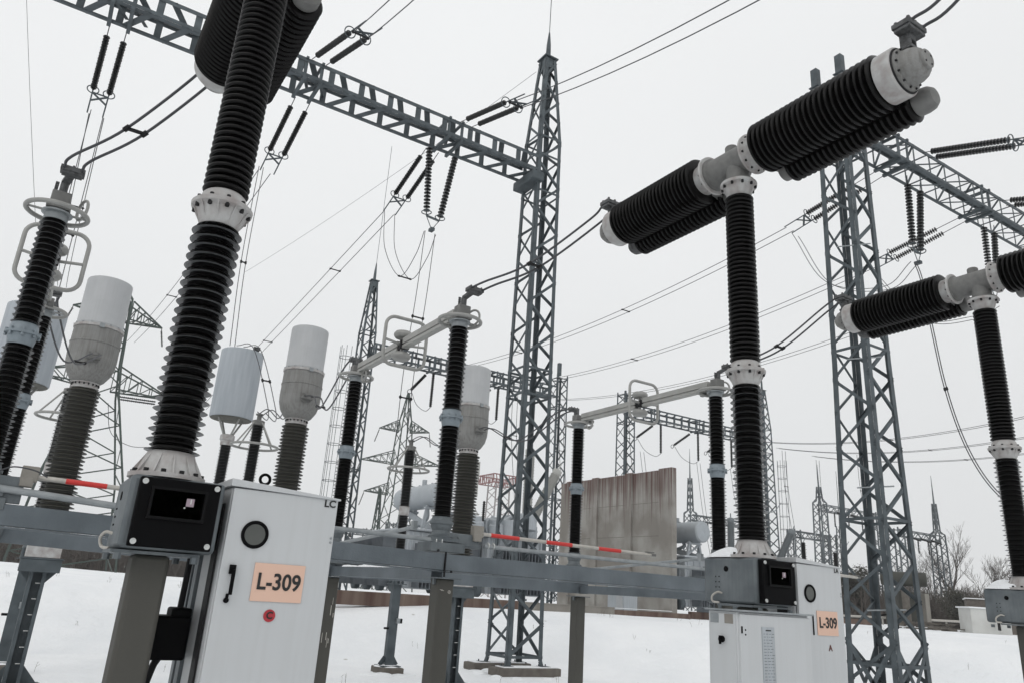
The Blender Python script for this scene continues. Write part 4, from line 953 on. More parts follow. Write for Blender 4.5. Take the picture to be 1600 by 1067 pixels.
for x, y, lb in ((53.2, 41.5, 'left pair of vertical droppers right of the middle breaker column'), (58.4, 42.0, 'curved pair of droppers right of the middle breaker column'), (58.4, 38.0, 'pair of droppers against the sky left of the right tower'), (33.1, 38.5, 'pair of dropper wires left of the flat topped column'), (33.1, 46, 'right pair of dropper wires by the flat topped column'), (22.2, 41.5, 'pair of dropper wires right of the third current transformer cap'), (27.5, 44, 'pair of dropper wires seen beside the central tower')):
    z = 15.1 if x > 50 else 15.6
    drop([(x, y, z), (x+.1, y, z-3), (x+.5, y-.3, z-7.5)], lb, (.5,), (.42, 0, 0), .018)
# single shield wires
for i, (p, q, sg, lb) in enumerate((((12.9, 20.6, 21.3), (8.3, 46, 20.1), .3, 'thin single shield wire running from the top of the central tower to the left'), ((-4.2, 29, 22.0), (-1.85, 28.5, 13.0), .05, 'thin single wire coming down at the upper left corner'))):
    tag(MB().tube(arc(p, q, sg, 24), .008, 5).build('shield_wire', m_wire), lb, 'wire', 'single shield wires')

# ------------------------------------------------------------------ fire wall and plinths
t = thing('fire_wall', (29.2, 34.9, 1.5), 'tall weathered concrete fire wall with rusty top and shallow ribs', 'wall')
mw = m_conc.copy(); mw.name = 'fire_wall_concrete'
n = mw.node_tree; b = n.nodes['Principled BSDF']
tc = n.nodes.new('ShaderNodeTexCoord'); sp = n.nodes.new('ShaderNodeSeparateXYZ'); n.links.new(tc.outputs['Object'], sp.inputs[0])
mp = n.nodes.new('ShaderNodeMapping'); mp.inputs['Scale'].default_value = (3.4, 3.4, .10); n.links.new(tc.outputs['Object'], mp.inputs[0])
nz = n.nodes.new('ShaderNodeTexNoise'); nz.inputs['Scale'].default_value = 2.4; nz.inputs['Detail'].default_value = 7; n.links.new(mp.outputs[0], nz.inputs['Vector'])
mr = n.nodes.new('ShaderNodeMapRange'); mr.inputs['From Min'].default_value = 3.6; mr.inputs['From Max'].default_value = 7.9; mr.inputs['To Min'].default_value = -.22; mr.inputs['To Max'].default_value = .24
n.links.new(sp.outputs['Z'], mr.inputs['Value'])
ad = n.nodes.new('ShaderNodeMath'); ad.operation = 'ADD'; n.links.new(mr.outputs[0], ad.inputs[0]); n.links.new(nz.outputs[0], ad.inputs[1])
rp = n.nodes.new('ShaderNodeValToRGB'); rp.color_ramp.elements[0].position = .50; rp.color_ramp.elements[1].position = .80; rp.color_ramp.elements[0].color = (0, 0, 0, 1); rp.color_ramp.elements[1].color = (1, 1, 1, 1)
n.links.new(ad.outputs[0], rp.inputs[0])
n3 = n.nodes.new('ShaderNodeTexNoise'); n3.inputs['Scale'].default_value = .55; n3.inputs['Detail'].default_value = 5; n.links.new(tc.outputs['Object'], n3.inputs['Vector'])
r3 = n.nodes.new('ShaderNodeValToRGB'); r3.color_ramp.elements[0].position = .42; r3.color_ramp.elements[1].position = .62; r3.color_ramp.elements[0].color = (.215, .20, .18, 1); r3.color_ramp.elements[1].color = (.325, .315, .292, 1)
n.links.new(n3.outputs[0], r3.inputs[0])
mxx = n.nodes.new('ShaderNodeMix'); mxx.data_type = 'RGBA'; mxx.inputs[7].default_value = (.10, .055, .048, 1)
n.links.new(rp.outputs[0], mxx.inputs[0]); n.links.new(r3.outputs[0], mxx.inputs[6]); n.links.new(mxx.outputs[2], b.inputs['Base Color'])
m = MB().box((29.35, 35.25, 5.19), (.28, 10.1, 7.93))
m.build('wall_slab', mw, t)
MB().box((29.35, 35.2, 9.165), (.24, 9.9, .02)).build('snow_strip', m_snow, t)
m = MB()
for y in (30.55, 33.6, 36.7, 39.3): m.box((29.27, y, 5.19), (.36, 1.0 if y < 31 else .55, 8.02))
m.build('pilaster', mw, t)
q = MB()
for z in (3.6, 5.6, 7.4): q.box((29.207, 34.9, z), (.006, 9.3, .02))
q.build('panel_joint', m_foot, t)
t = thing('plinth', (17, 28.3, 1.4), 'low rust stained concrete kerb wall of the transformer yard', 'kerb wall', 'transformer yard kerbs')
MB().box((14.3, 28.2, 1.60), (8.6, .25, .50)).build('stained_section', m_rust, t); MB().box((21.1, 28.2, 1.56), (5.0, .27, .46)).box((21.1, 28.2, 1.81), (5.0, .32, .04)).build('pale_section', m_conc, t); MB().box((26.0, 28.2, 1.52), (4.8, .25, .42)).build('right_section', m_rust, t)
MB().box((18.6, 28.2, 1.805), (17.2, .22, .02)).build('snow_strip', m_snow, t)
t = thing('plinth', (34, 30.2, 1.4), 'low rust stained kerb right of the concrete fire wall', 'kerb wall', 'transformer yard kerbs')
MB().box((34.5, 30.2, 1.62), (8.0, .25, .42)).build('stained_section', m_rust, t)
t = thing('switch_box', (26.8, 31, 1.5), 'small pale equipment cabinet in front of the concrete fire wall', 'cabinet')
MB().box((27.0, 31.5, 2.3), (.9, 1.3, 1.5)).build('cabinet_body', m_trans, t, bevel=.02); MB().box((26.54, 31.2, 2.3), (.02, .5, 1.3)).build('door', m_ctcap, t)

# ------------------------------------------------------------------ power transformers
def transformer(x, y, label, cons=True, zc=6.35):
    t = thing('power_transformer', (x, y, 1.5), label, 'transformer', 'grey power transformers')
    MB().box((x, y+2.4, 3.3), (3.2, 5.2, 2.5)).box((x, y+2.4, 4.62), (3.5, 5.5, .12)).build('tank', m_trans, t, bevel=.04)
    q = MB()
    for i in range(7): q.box((x-1.62, y+.2+i*.75, 3.3), (.10, .08, 2.4)).box((x-1.4+i*.46, y-.22, 3.3), (.08, .08, 2.4))
    q.build('stiffener', m_trans, t)
    q = MB()
    for k in range(3):
        for i in range(9): q.box((x-2.25-.0, y+.1+k*1.75+i*.15, 3.15), (.85, .035, 2.1))
        q.tube([(x-1.6, y+.7+k*1.75, 4.15), (x-2.6, y+.7+k*1.75, 4.15)], .07, 8)
    for i in range(14): q.box((x-1.3+i*.18, y-.75, 3.05), (.04, .7, 1.9))
    q.build('radiator', m_trans_d, t)
    for i in range(4): MB().lathe([(.32, 0), (.32, .25), (.28, .27)], (x-2.0, y-.3+i*1.5, 2.2), (-1, 0, 0), 16).build('fan', m_galv_d, t)
    if cons:
        c = MB().lathe([(.0, -.03), (.30, -.06), (.52, -.02), (.58, .05), (.58, 4.3), (.5, 4.42), (.2, 4.5)], (x, y, zc), (0, 1, 0), 32).build('conservator', m_trans, t)
        MB().torus((x, y-.035, zc), .30, .02, (0, 1, 0), 24, 6).build('end_cover', m_galv_l, c)
        q = MB()
        for i in range(6): q.box((x, y+.4+.7*i, zc+.60), (.10, .10, .06))
        q.lathe([(.12, 0), (.12, .3)], (x, y+2, zc+.55), (0, 0, 1), 12).build('lug', m_trans, c)
        q = MB()
        for yy in (y+.7, y+3.5): q.bar((x-.35, yy, zc-.5), (x-.55, yy, 4.65), .14, .10, (0, 1, 0)).bar((x+.35, yy, zc-.5), (x+.55, yy, 4.65), .14, .10, (0, 1, 0)).bar((x-.5, yy, 4.8), (x+.5, yy, zc-.6), .10, .05, (0, 1, 0)).box((x, yy, zc-.62), (1.0, .2, .1))
        q.bar((x, y+.5, 4.7), (x, y+3.7, zc-.65), .3, .08, (1, 0, 0)).tube(spline([(x+.1, y+1.6, zc-.55), (x+.1, y+1.6, 5.3), (x+.1, y+2.6, 5.0), (x, y+3, 4.7)]), .10, 8)
        q.build('conservator_frame', m_trans, t)
    return t
def bushing(t, p, d, L, rs, m_, base=True):
    d = Vector(d).normalized()
    MB().lathe(shed_profile(0, L, rs*.78, rs, rs*.93, int(L/.07)), p, d, 16).build('bushing', m_, t, ang=50)
    b = t.children[-1]; pe = Vector(p)+d*L
    MB().lathe([(rs*.8, 0), (rs*.9, .05), (rs*.9, .25), (rs*.4, .30), (.04, .32), (.04, .6)], pe, d, 14).build('bushing_cap', m_, b)
    if base: MB().lathe([(rs*1.9, -.75), (rs*1.9, -.1), (rs*1.5, -.05), (rs*1.4, 0)], p, d, 18).build('turret', m_trans, b)
t = transformer(16.4, 32.2, 'power transformer whose big conservator tank shows left of the middle disconnector post')
t2 = transformer(20.0, 31.2, 'power transformer with leaning white bushings seen through the legs of the central tower', cons=False)
bushing(t2, (20.2, 30.6, 5.75), (.03, .05, 1), 2.9, .26, m_bush); bushing(t2, (21.0, 31.5, 5.35), (.42, -.1, .9), 2.9, .26, m_bush)
q = MB().lathe([(.5, 0), (.5, .8)], (19.4, 31, 4.6), (0, 0, 1), 20).box((20.8, 31.6, 5.0), (.8, 1.0, .6)).tube(spline([(19, 31, 5.2), (19.8, 31.2, 5.6), (20.4, 31.4, 5.4), (20.9, 31.4, 5.0)]), .12, 8).box((18.5, 32, 5.0), (.8, .8, .7))
q.build('cover_gear', m_trans, t2, bevel=.03)
q = MB(); rnd = random.Random(31)
for i in range(7): q.lathe([(.30, 0), (.34, .1), (.34, .5), (.26, .55), (.26, .75)], (17.4+i*.62, 30.4+rnd.uniform(0, 2.5), 4.6), (rnd.uniform(-.2, .3), -.1, 1), 14)
for i in range(9):
    x0_ = 17.6+rnd.uniform(0, 3.6); y0_ = 30+rnd.uniform(0, 3); q.tube(spline([(x0_, y0_, 4.6), (x0_, y0_, 5.1+rnd.random()*.6), (x0_+rnd.uniform(-1.5, 1.5), y0_+.5, 5.2+rnd.random()*.5), (x0_+rnd.uniform(-1.5, 1.5), y0_+1, 4.6)], 5), .06, 6)
q.build('pipework', m_trans, t2)
for i in range(4): MB().lathe(shed_profile(0, .9, .05, .09, .08, 10), (17.8+i*.9, 30.6, 5.2), (0, 0, 1), 8).build('small_bushing', m_porc_g, t2)
t3 = transformer(32.0, 30.6, 'power transformer to the right of the concrete wall with a cylindrical conservator', zc=6.05)
t = thing('power_transformer', (45, 37, 1.5), 'transformer behind the middle breaker box, only two grey bushings showing', 'transformer', 'grey power transformers')
MB().box((43, 37, 3.2), (7, 3, 3.4)).build('tank', m_trans_d, t, bevel=.05)
bushing(t, (42.0, 37.6, 4.3), (.02, 0, 1), 3.6, .28, m_bushd); bushing(t, (45.0, 36.6, 4.4), (.42, -.25, 1), 3.4, .28, m_bushd)

# ------------------------------------------------------------------ transmission pylons
def strut(m, p, q, w): m.bar(p, q, w, w, (0, 0, 1) if abs(Vector(q).x-Vector(p).x)+abs(Vector(q).y-Vector(p).y) > .01 else (1, 0, 0))
def pylon(x, y, z0, secs, arms, label, rot=0, w=.16, bw=.10, m_=None, name='transmission_pylon', cat='pylon', group='green lattice pylons', ins=1.6):
    """secs (z, half width); arms (z, length, depth, root half width)"""
    t = thing(name, (x, y, z0), label, cat, group); m_ = m_ or m_green
    lattice_col(t, x, y, secs, leg=w, bw=bw, pitch=(secs[-1][0]-secs[0][0])/14, legm=m_, simple=True)
    ca, sa = math.cos(rot), math.sin(rot)
    for (z, L, dp, hw) in arms:
        for s in (-1, 1):
            m = MB(); tip = (x+s*L*ca, y+s*L*sa, z+.2)
            for k in (-1, 1):
                lo = (x+s*hw*ca-k*hw*sa, y+s*hw*sa+k*hw*ca, z); up = (lo[0], lo[1], z+dp)
                strut(m, lo, tip, bw*1.1); strut(m, up, tip, bw*1.1)
                for i in range(5):
                    a, b = i/5, (i+1)/5; l1, l2 = lerp(lo, tip, a), lerp(lo, tip, b); u1, u2 = lerp(up, tip, a), lerp(up, tip, b)
                    strut(m, l1, u1, bw*.7); strut(m, l1, u2, bw*.7)
            for i in range(5):
                a, b = i/5, (i+1)/5
                A1 = lerp((x+s*hw*ca-hw*sa, y+s*hw*sa+hw*ca, z), tip, a); B1 = lerp((x+s*hw*ca+hw*sa, y+s*hw*sa-hw*ca, z), tip, b); strut(m, A1, B1, bw*.7)
            m.build('crossarm', m_, t, smooth=False)
            if ins:
                MB().lathe(shed_profile(0, ins, .05, .12, .10, 12), (tip[0], tip[1], tip[2]-.3), (.25*s, .1, -1), 8).tube([(tip[0], tip[1], tip[2]-.3), tip], .04, 5).build('insulator', m_porc_g, t)
    return t
PX, PY = 3.6, 80.0
pylon(PX, PY, 1.0, [(.8, 4.3), (9.3, 3.3), (17.5, 1.45), (20.4, 1.1), (27.2, .75), (28.3, .12)], [(18.2, 6.6, 2.2, 1.0), (25.2, 4.1, 1.9, .8)], 'large dark green pylon behind the leftmost current transformer', rot=R(10), w=.17, bw=.11)
t = thing('jumper_loop', (8, 80, 17), 'thin hanging cable loop and strings under the arm of the large left pylon', 'cable')
MB().tube(spline([(4.4, 80, 16.9), (5.2, 80, 14.2), (7, 80, 13.2), (9.0, 80.4, 13.4)], 10), .03, 5).tube([(9.9, 81, 17.4), (9.0, 80.4, 13.4)], .07, 5).build('loop', m_wire, t); MB().lathe(shed_profile(0, 3.2, .06, .12, .1, 18), (5.2, 79.6, 17.6), (1, 0, .03), 8).lathe(shed_profile(0, 3.2, .06, .12, .1, 18), (5.2, 79.6, 17.35), (1, 0, .03), 8).build('insulator', m_porc_g, t)
px_, py_ = 120*math.cos(R(66.3)), 120*math.sin(R(66.3))
pylon(px_, py_, .6, [(.4, 2.9), (9, 2.1), (14, 1.45), (26, .9), (32, .08)], [(15.6, 5.2, 1.6, 1.5), (20.4, 6.3, 1.9, 1.2), (25.6, 4.0, 1.7, .9)], 'green pylon with three crossarms behind the middle disconnector', rot=R(-22), w=.16, bw=.11, ins=2.0)
for i, (px2, az, d, h, lb) in enumerate(((0, 81.6, 260, 26, 'tiny distant pylon left of the nearest breaker base'), (1, 80.4, 300, 24, 'tiny distant pylon tip touching the nearest breaker base'))):
    x, y = d*math.cos(R(az)), d*math.sin(R(az))
    pylon(x, y, 0, [(0, 3), (12, 1.6), (h*1.12, .12)], [(15, 6, 1.8, 1.3), (21, 4.5, 1.6, .9)], lb, w=.3, bw=.2, ins=0, group='tiny distant pylons')
# red and white lattice mast with platform
x, y = 150*math.cos(R(58.8)), 150*math.sin(R(58.8))
t = thing('lattice_mast', (x, y, .5), 'red and white lattice mast with a wide platform behind the central tower', 'mast')
lattice_col(t, x, y, [(.5, 1.9), (12, 1.7), (23, 1.5)], leg=.22, bw=.13, pitch=1.9, legm=mat('faded_red_lattice', (.30, .28, .28), .8), simple=True)
def ring_box(z, s, h, m__, nm):
    m = MB()
    for zz in (z, z+h):
        for k in (-1, 1): strut(m, (x-s, y+k*s, zz), (x+s, y+k*s, zz), .2); strut(m, (x+k*s, y-s, zz), (x+k*s, y+s, zz), .2)
    for i in range(9):
        a = -s+2*s*i/8
        for k in (-1, 1): strut(m, (x+a, y+k*s, z), (x+a+.3*k, y+k*s, z+h), .14); strut(m, (x+k*s, y+a, z), (x+k*s, y+a+.3, z+h), .14)
    m.build(nm, m__, t, smooth=False)
ring_box(22.4, 2.9, 1.6, m_redlat, 'platform'); ring_box(11.6, 2.6, .3, m_redlat, 'lower_platform')

# ------------------------------------------------------------------ far gantries right and left
def far_gantry(x0, x1, y, zb, label, sp0=None, sp1=None, hang=True, hw=.55, zt0=None, z00=1.0):
    t = thing('gantry', (x0, y, z00), label, 'gantry', 'small distant gantries')
    for x, s in ((x0, sp0), (x1, sp1)):
        if x is None: continue
        secs = [(z00, hw*1.25), (zb+.9, hw)]
        if s: secs += [(zb+1.1, .26), (s-(s-zb)*.3, .16)]
        lattice_col(t, x, y, secs, leg=.13, bw=.09, pitch=.9, simple=True, legm=m_galv)
        if s: MB().tube([(x, y, s-(s-zb)*.4), (x, y, s-(s-zb)*.2), (x, y, s+1.5)], [.14, .09, .025], 6).build('lightning_rod', m_galv, t)
    a, b = x0, x1
    for (yy, zz) in ((y-.4, zb), (y+.4, zb), (y-.4, zb+.7), (y+.4, zb+.7)): MB().bar((a, yy, zz), (b, yy, zz), .11, .11, (0, 0, 1)).build('beam_chord', m_galv, t, smooth=False)
    m = MB(); n = int((b-a)/.8)
    for i in range(n):
        u, v = a+(b-a)*i/n, a+(b-a)*(i+1)/n
        for yy in (y-.4, y+.4): m.bar((u, yy, zb if i % 2 else zb+.7), (v, yy, zb+.7 if i % 2 else zb), .08, .05, (0, 1, 0))
        m.bar((u, y-.4, zb), (v, y+.4, zb), .08, .05, (0, 0, 1))
    m.build('beam_lacing', m_galv, t, smooth=False)
    if hang:
        q = MB()
        for f in (.25, .5, .75): q.lathe(shed_profile(0, 1.7, .06, .13, .11, 10), (a+(b-a)*f, y, zb), (0, 0, -1), 8).lathe(shed_profile(0, 1.6, .06, .13, .11, 10), (a+(b-a)*f, y-.4, zb), (-.3, -1, -.35), 8)
        q.build('insulator', m_porc_g, t)
    return t
far_gantry(71.2, 83.5, 70.2, 12.4, 'distant gantry with tall spire just right of the concrete wall', 20.0, None)
far_gantry(80.5, 91.5, 58.0, 14.0, 'distant gantry with tall spire between the LA cabinet and the right tower', 18.0, None)
far_gantry(80.6, 87.5, 62.0, 11.0, 'lower distant gantry left of the tall spire behind the LA cabinet', None, None, hang=False)
far_gantry(86.0, 94.7, 52.0, 11.4, 'distant gantry seen right of the right tower, ending in a tall spire', None, 18.0, hw=.6)
tt = thing('lattice_mast', (91.0, 60.5, 1), 'thin distant lattice mast with a rod, left of the right tower', 'mast')
lattice_col(tt, 88.2, 60.8, [(1, .5), (13, .3)], leg=.1, bw=.07, pitch=.9, simple=True, legm=m_galv)
MB().tube([(88.2, 60.8, 12.8), (88.2, 60.8, 16), (88.2, 60.8, 20)], [.1, .05, .03], 6).build('lightning_rod', m_galv, tt)
# thin far green spire left
for i, (az, d, zt) in enumerate(((67.6, 100, 14.0), (66.0, 160, 17))):
    x, y = d*math.cos(R(az)), d*math.sin(R(az)); t = thing('lattice_mast', (x, y, 1), ['slender green spire mast left of the conservator tank', 'second slender mast behind the ringed arrester'][i], 'mast', 'slender green masts')
    lattice_col(t, x, y, [(.5, .8), (8, .4), (zt, .08)], leg=.12, bw=.08, pitch=1.1, simple=True, legm=m_green)
# far bus structures seen between legs (low gantries in the left middle)
far_gantry(40.0, 66.0, 92.0, 9.0, 'low distant gantry seen behind the transformers and the central tower', None, None, hw=.5)
far_gantry(28.0, 38.6, 96.0, 8.2, 'low distant gantry behind the middle arrester and disconnector base', None, None, hw=.5)
# small breakers far right
for i, (az, d, zt, lb) in enumerate(((37.0, 75, 8.2, 'small distant black breaker pole with a round ring above the LA cabinet'), (35.0, 78, 7.6, 'small distant black breaker pole left of the right tower'), (39.6, 60, 8.8, 'small distant black pole beside the leaning grey bushing'))):
    x, y = d*math.cos(R(az)), d*math.sin(R(az)); t = thing('small_breaker_pole', (x, y, 1), lb, 'breaker pole', 'small distant breaker poles')
    MB().lathe(shed_profile(3.4, zt, .16, .26, .22, 30), (x, y, 0), (0, 0, 1), 12).build('insulator', m_porc, t)
    MB().tube([(x, y, 1), (x, y, 3.4)], .2, 8).build('stand_post', m_galv_d, t); MB().tube([(x-1.2, y+.6, 6.0), (x+1.2, y-.6, 6.0)], .06, 6).tube(spline([(x, y, zt), (x+.3, y, zt+.3), (x+1.3, y, zt+.45), (x+2.2, y, zt+1.2)]), .04, 5).build('cable', m_galv_l, t)
    if i == 0: MB().torus((x-.7, y, 5.6), .38, .10, (0, 1, 0), 20, 6).build('ring', m_black, t)

# ------------------------------------------------------------------ right background: buildings, equipment
def pol(az, d): return d*math.cos(R(az)), d*math.sin(R(az))
x, y = pol(26.75, 62)
t = thing('kiosk', (x, y, 1.2), 'small white kiosk building on the snow at the right', 'kiosk')
MB().box((x, y, 2.15), (2.4, 1.9, 2.0), R(-40)).build('wall', m_kiosk, t, bevel=.02); MB().box((x, y, 3.19), (2.6, 2.1, .09), R(-40)).build('roof', m_snow, t)
q = MB().box((x-.55, y-1.15, 2.3), (.03, .35, .9), R(-40)); q.build('door_edge', m_rubber, t)
x, y = pol(25.7, 66)
t = thing('block_building', (x, y, 1), 'low grey block masonry building behind the white kiosk', 'building')
MB().box((x+1.5, y-.9, 2.5), (7.5, 3.2, 2.7), R(-60)).build('wall', m_brick, t); q = MB()
for i in range(9): q.box((x+1.5, y-.9, 1.5+i*.28), (7.54, 3.24, .03), R(-60))
q.build('mortar_course', m_foot, t)
MB().box((x+1.5, y-.9, 3.87), (7.7, 3.4, .06), R(-60)).build('roof', m_snow, t)
x, y = pol(30.6, 70)
t = thing('oil_circuit_equipment', (x, y, 1), 'olive green tank equipment seen through the right tower', 'transformer')
MB().lathe([(.0, 0), (.5, .05), (.55, .15), (.55, 3.2), (.5, 3.3), (.1, 3.35)], (x-1.2, y+1.8, 5.2), (.45, -.9, 0), 20).build('conservator', m_olive, t)
MB().box((x, y+1, 3.0), (1.5, 2.2, 2.5), R(-30)).build('tank', m_olive, t, bevel=.05)
q = MB()
for i in range(6): q.box((x-.9+.4*i, y+.8*i*.3, 3.1), (.12, .6, 2.6))
q.build('radiator', m_foot, t)
MB().box((x+1.4, y, 3.0), (.6, .8, 2.4)).build('cabinet', m_conc, t)
# spoil pile and pallets
x, y = pol(29.0, 63); random.seed(21)
t = thing('scrap_pile', (x, y, 1), 'dark pile of scrap and pallets half covered with snow, left of the white kiosk', 'scrap pile')
q = MB()
for i in range(60): q.box((x+random.uniform(-2.4, 2.4)*.5, y+random.uniform(-3, 3), 1.6+random.uniform(-.1, .45)), (random.uniform(.2, 1.6), random.uniform(.08, .3), random.uniform(.05, .18)), random.uniform(0, 3))
q.build('scrap', m_foot, t)
t = thing('pallet_stack', (x+1.4, y-1.6, 1), 'low stack of dark boards beside the white kiosk', 'boards')
MB().box((x+1.2, y-1.8, 1.85), (1.2, 2.2, .55), .5).build('board', m_foot, t)
x, y = pol(32.2, 55)
tag(MB().torus((x, y, 1.75), .62, .05, (.8, .5, 0), 32, 6).build('cable_hoop', m_black), 'thin black hoop standing in the snow behind the right tower', 'hoop')
x, y = pol(34.0, 52)
tag(MB().box((x, y, 1.85), (1.9, .3, .30), R(-55)).build('steel_offcut', m_rust), 'rusty beam offcut lying just right of the LA cabinet', 'beam')
# low pale fence rail / pipe across right background
a, b = pol(35, 70), pol(25.5, 78)
t = thing('pipe_rail', (a[0], a[1], 1.8), 'long pale pipe rail crossing the snow behind the right tower', 'pipe')
MB().tube([(a[0], a[1], 2.15), (b[0], b[1], 2.35)], .09, 6).build('pipe', m_band, t)
q = MB()
for i in range(9):
    f = i/8; q.box((a[0]+(b[0]-a[0])*f, a[1]+(b[1]-a[1])*f, 1.6), (.1, .1, 1.1))
q.build('leg', m_band, t)

# ------------------------------------------------------------------ trees
def bare_tree(x, y, z0, h, label, seed, spread=.42, group='bare trees on the right horizon', th=1.):
    rnd = random.Random(seed); t = thing('bare_tree', (x, y, z0), label, 'tree', group)
    tr_, cr = MB(), MB()
    def grow(p, d, L, r, dep):
        n = 3; pts = [p]; dd = d.copy()
        for i in range(n):
            dd = (dd+Vector((rnd.uniform(-.16, .16), rnd.uniform(-.16, .16), rnd.uniform(-.02, .12)))).normalized(); pts.append(pts[-1]+dd*(L/n))
        (tr_ if dep == 0 else cr).tube(pts, [r, r*.85, r*.72, r*.55], 5 if dep < 2 else 3, caps=False)
        if dep >= 5: return
        k = 4 if dep < 2 else 3
        for i in range(k):
            q = pts[rnd.choice((1, 2, 3, 3))]; a = rnd.uniform(0, 6.28); s = rnd.uniform(.35, .8)*spread*2
            nd = (dd+Vector((math.cos(a)*s, math.sin(a)*s, rnd.uniform(-.1, .35)))).normalized()
            grow(q, nd, L*rnd.uniform(.58, .8), max(.012*th, r*.5), dep+1)
    grow(Vector((x, y, z0)), Vector((rnd.uniform(-.05, .05), 0, 1)), h*.36, h*.017*th, 0)
    tr_.build('trunk', m_bark, t); cr.build('crown', m_twig, t)
for i, (az, d, h, lb) in enumerate(((29.4, 120, 9.5, 'bare tree just left of the distant spire gantry column'), (27.9, 110, 11.5, 'tall bare tree right of the distant spire gantry column'), (26.9, 112, 10, 'bare tree right of centre above the kiosk'), (25.4, 118, 9.0, 'bare tree at the far right behind the kiosk'), (28.6, 125, 10.5, 'bare tree directly behind the distant spire column'),
                                    (30.6, 118, 9.5, 'bare tree above the olive tank'), (31.6, 122, 9.0, 'bare tree seen between the legs of the right tower'), (32.6, 120, 8.0, 'small bare tree behind the left part of the right tower'), (36.6, 115, 9.5, 'bare tree behind the small distant breaker above the LA cabinet'), (24.2, 115, 8.5, 'bare tree at the right edge'))):
    x, y = pol(az, d); bare_tree(x, y, hgt(x, y), h, lb, 100+i)
def bush(x, y, z0, rx_, h, label, seed, m_=None, name='evergreen_tree', cat='tree', group='dark evergreens on the right horizon', n=3200):
    rnd = random.Random(seed); t = thing(name, (x, y, z0), label, cat, group); m = MB()
    lobes = [(rnd.uniform(-.5, .5)*rx_, rnd.uniform(-.5, .5)*rx_, rnd.uniform(.35, .85)*h, rnd.uniform(.35, .6)) for _ in range(9)]
    for i in range(n):
        lx, ly, lz, lr = rnd.choice(lobes); v = Vector((rnd.gauss(0, 1), rnd.gauss(0, 1), rnd.gauss(0, 1))).normalized()*(rnd.random()**.4)
        p = Vector((x+lx+v.x*lr*rx_, y+ly+v.y*lr*rx_, max(z0+.2, z0+lz+v.z*lr*h*.55)))
        s = rnd.uniform(.06, .17)*h/4; a = Vector((rnd.gauss(0, 1), rnd.gauss(0, 1), rnd.gauss(0, 1))).normalized(); b = a.orthogonal().normalized()
        m.add([p+a*s, p-a*s*.6+b*s*.5, p-a*s*.5-b*s*.6], [(0, 1, 2)])
    m.build('crown', m_ or m_pine, t, smooth=False)
    MB().tube([(x, y, z0-.3), (x, y, z0+h*.6)], h*.02, 6).build('trunk', m_bark, t)
for i, (az, d, rw, h, lb) in enumerate(((34.3, 100, 2.2, 6.0, 'dark evergreen clump just right of the LA cabinet'), (33.2, 105, 2.2, 6.0, 'dark evergreen behind the left leg of the right tower'), (28.5, 95, 1.9, 3.9, 'dark round evergreen left of the block building'), (27.4, 97, 2.2, 3.4, 'dark low evergreen above the block building'), (29.9, 108, 2.0, 3.4, 'dark evergreen by the olive tank'))):
    x, y = pol(az, d); bush(x, y, hgt(x, y), rw, h, lb, 50+i)
# thicket: one brown mass at the left horizon and a lower one at the right
def thicket(az0, az1, d0, d1, h, n, name, label, seed):
    rnd = random.Random(seed); m = MB()
    for i in range(n):
        az = rnd.uniform(az0, az1); d = rnd.uniform(d0, d1); x, y = pol(az, d); z = hgt(x, y)-.2
        H = h*rnd.uniform(.55, 1.1)*(1+.15*math.sin(az*2.1)); lean = Vector((rnd.gauss(0, .16), rnd.gauss(0, .16), 1))
        p = Vector((x, y, z)); q = p+lean*H; r = rnd.uniform(.02, .045)
        m.tube([p, p.lerp(q, .5)+Vector((rnd.gauss(0, .1), rnd.gauss(0, .1), 0)), q], [r*1.4, r, r*.4], 3, caps=False)
        for k in range(6):
            b = p.lerp(q, rnd.uniform(.25, .9)); e = b+Vector((rnd.gauss(0, .5), rnd.gauss(0, .5), rnd.uniform(.2, 1.1)))*(H*.22); m.tube([b, e], [r*.6, r*.25], 3, caps=False)
    o = m.build(name, m_twig, smooth=False); o['kind'] = 'stuff'; o['label'] = label
thicket(77, 100, 92, 116, 3.7, 3800, 'thicket', 'brown leafless thicket along the left horizon', 4)
thicket(24, 37.5, 98, 125, 4.3, 4200, 'undergrowth', 'brown leafless undergrowth along the right horizon', 5)
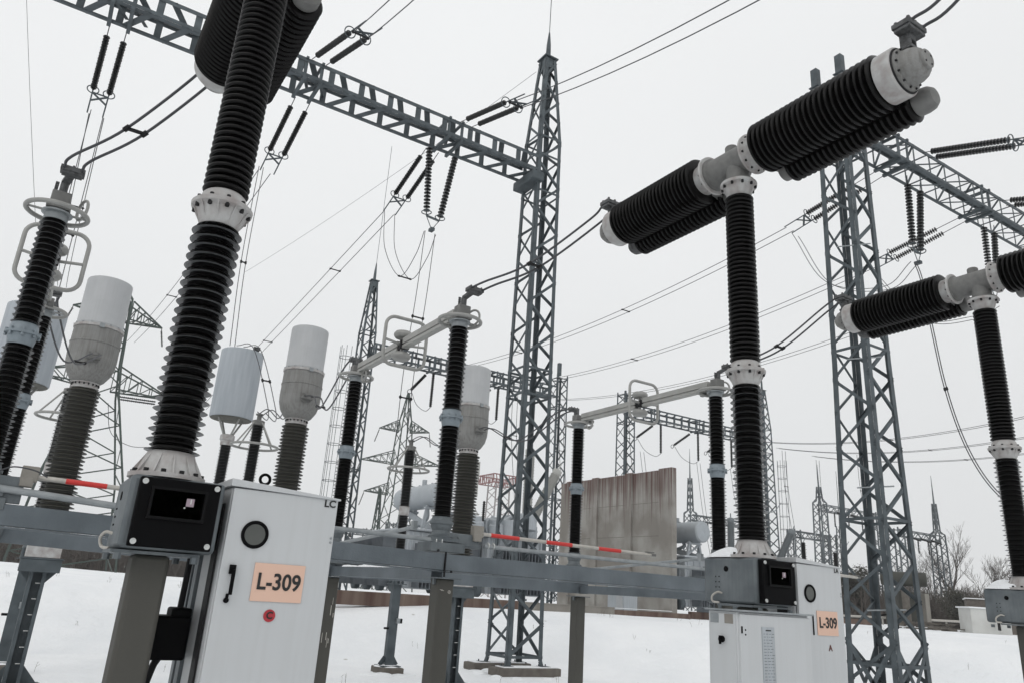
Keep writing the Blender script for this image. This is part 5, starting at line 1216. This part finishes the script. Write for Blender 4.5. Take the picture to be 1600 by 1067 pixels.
# dry weeds poking through snow
m = MB(); rnd = random.Random(8)
for i in range(150):
    az = rnd.uniform(24, 95); d = rnd.uniform(9, 45); x, y = pol(az, d)
    for k in range(rnd.choice((1, 2, 3))):
        h = rnd.uniform(.06, .28); p = Vector((x+rnd.gauss(0, .05), y+rnd.gauss(0, .05), hgt(x, y)-.02)); q = p+Vector((rnd.gauss(0, .05), rnd.gauss(0, .05), h)); m.tube([p, q], [.004, .002], 3, caps=False)
        for j in range(2): b = p.lerp(q, rnd.uniform(.4, .9)); m.tube([b, b+Vector((rnd.gauss(0, .03), rnd.gauss(0, .03), .04))], [.003, .002], 3, caps=False)
o = m.build('dry_grass', m_weed, smooth=False); o['kind'] = 'stuff'; o['label'] = 'sparse dry weed stalks poking through the snow'

# ------------------------------------------------------------------ snow drifted against feet
sb = MB(); rnd = random.Random(12)
for (x, y, r_) in ((3.98, 7.62, .26), (3.98, 11.1, .26), (8.5, 11.1, .26), (9.08, 20.1, .55), (9.2, 16.8, .7), (.46, 16.8, .7), (TX-.1, TY-.66, 1.3), (TX, TY+.72, 1.2), (4.66, 20.1, .5)):
    for k in range(9):
        a = 6.283*k/9+rnd.uniform(-.2, .2); rr_ = r_*rnd.uniform(.85, 1.15); cx, cy = x+math.cos(a)*rr_, y+math.sin(a)*rr_*.7; h = rnd.uniform(.03, .09); w_ = rnd.uniform(.16, .34)
        sb.lathe([(w_, -.05), (w_*.8, h*.4), (w_*.5, h*.8), (w_*.15, h), (.01, h)], (cx, cy, hgt(cx, cy)), (0, 0, 1), 12)
o = sb.build('snow_drift', m_snow, ang=180); o['kind'] = 'stuff'; o['label'] = 'small drifts of snow piled around posts and footings'
# ------------------------------------------------------------------ haze
hz = MB().box((60, 60, 49), (760, 760, 110)).build('haze', bpy.data.materials.new('haze'), smooth=False)
hz['kind'] = 'stuff'; hz['label'] = 'thin winter haze over the whole yard'
hm = hz.data.materials[0]; hm.use_nodes = True; hn = hm.node_tree; hn.nodes.clear()
ho = hn.nodes.new('ShaderNodeOutputMaterial'); pv = hn.nodes.new('ShaderNodeVolumePrincipled')
pv.inputs['Color'].default_value = (.93, .95, .97, 1); pv.inputs['Density'].default_value = .0006; pv.inputs['Anisotropy'].default_value = .2
hn.links.new(pv.outputs[0], ho.inputs['Volume'])
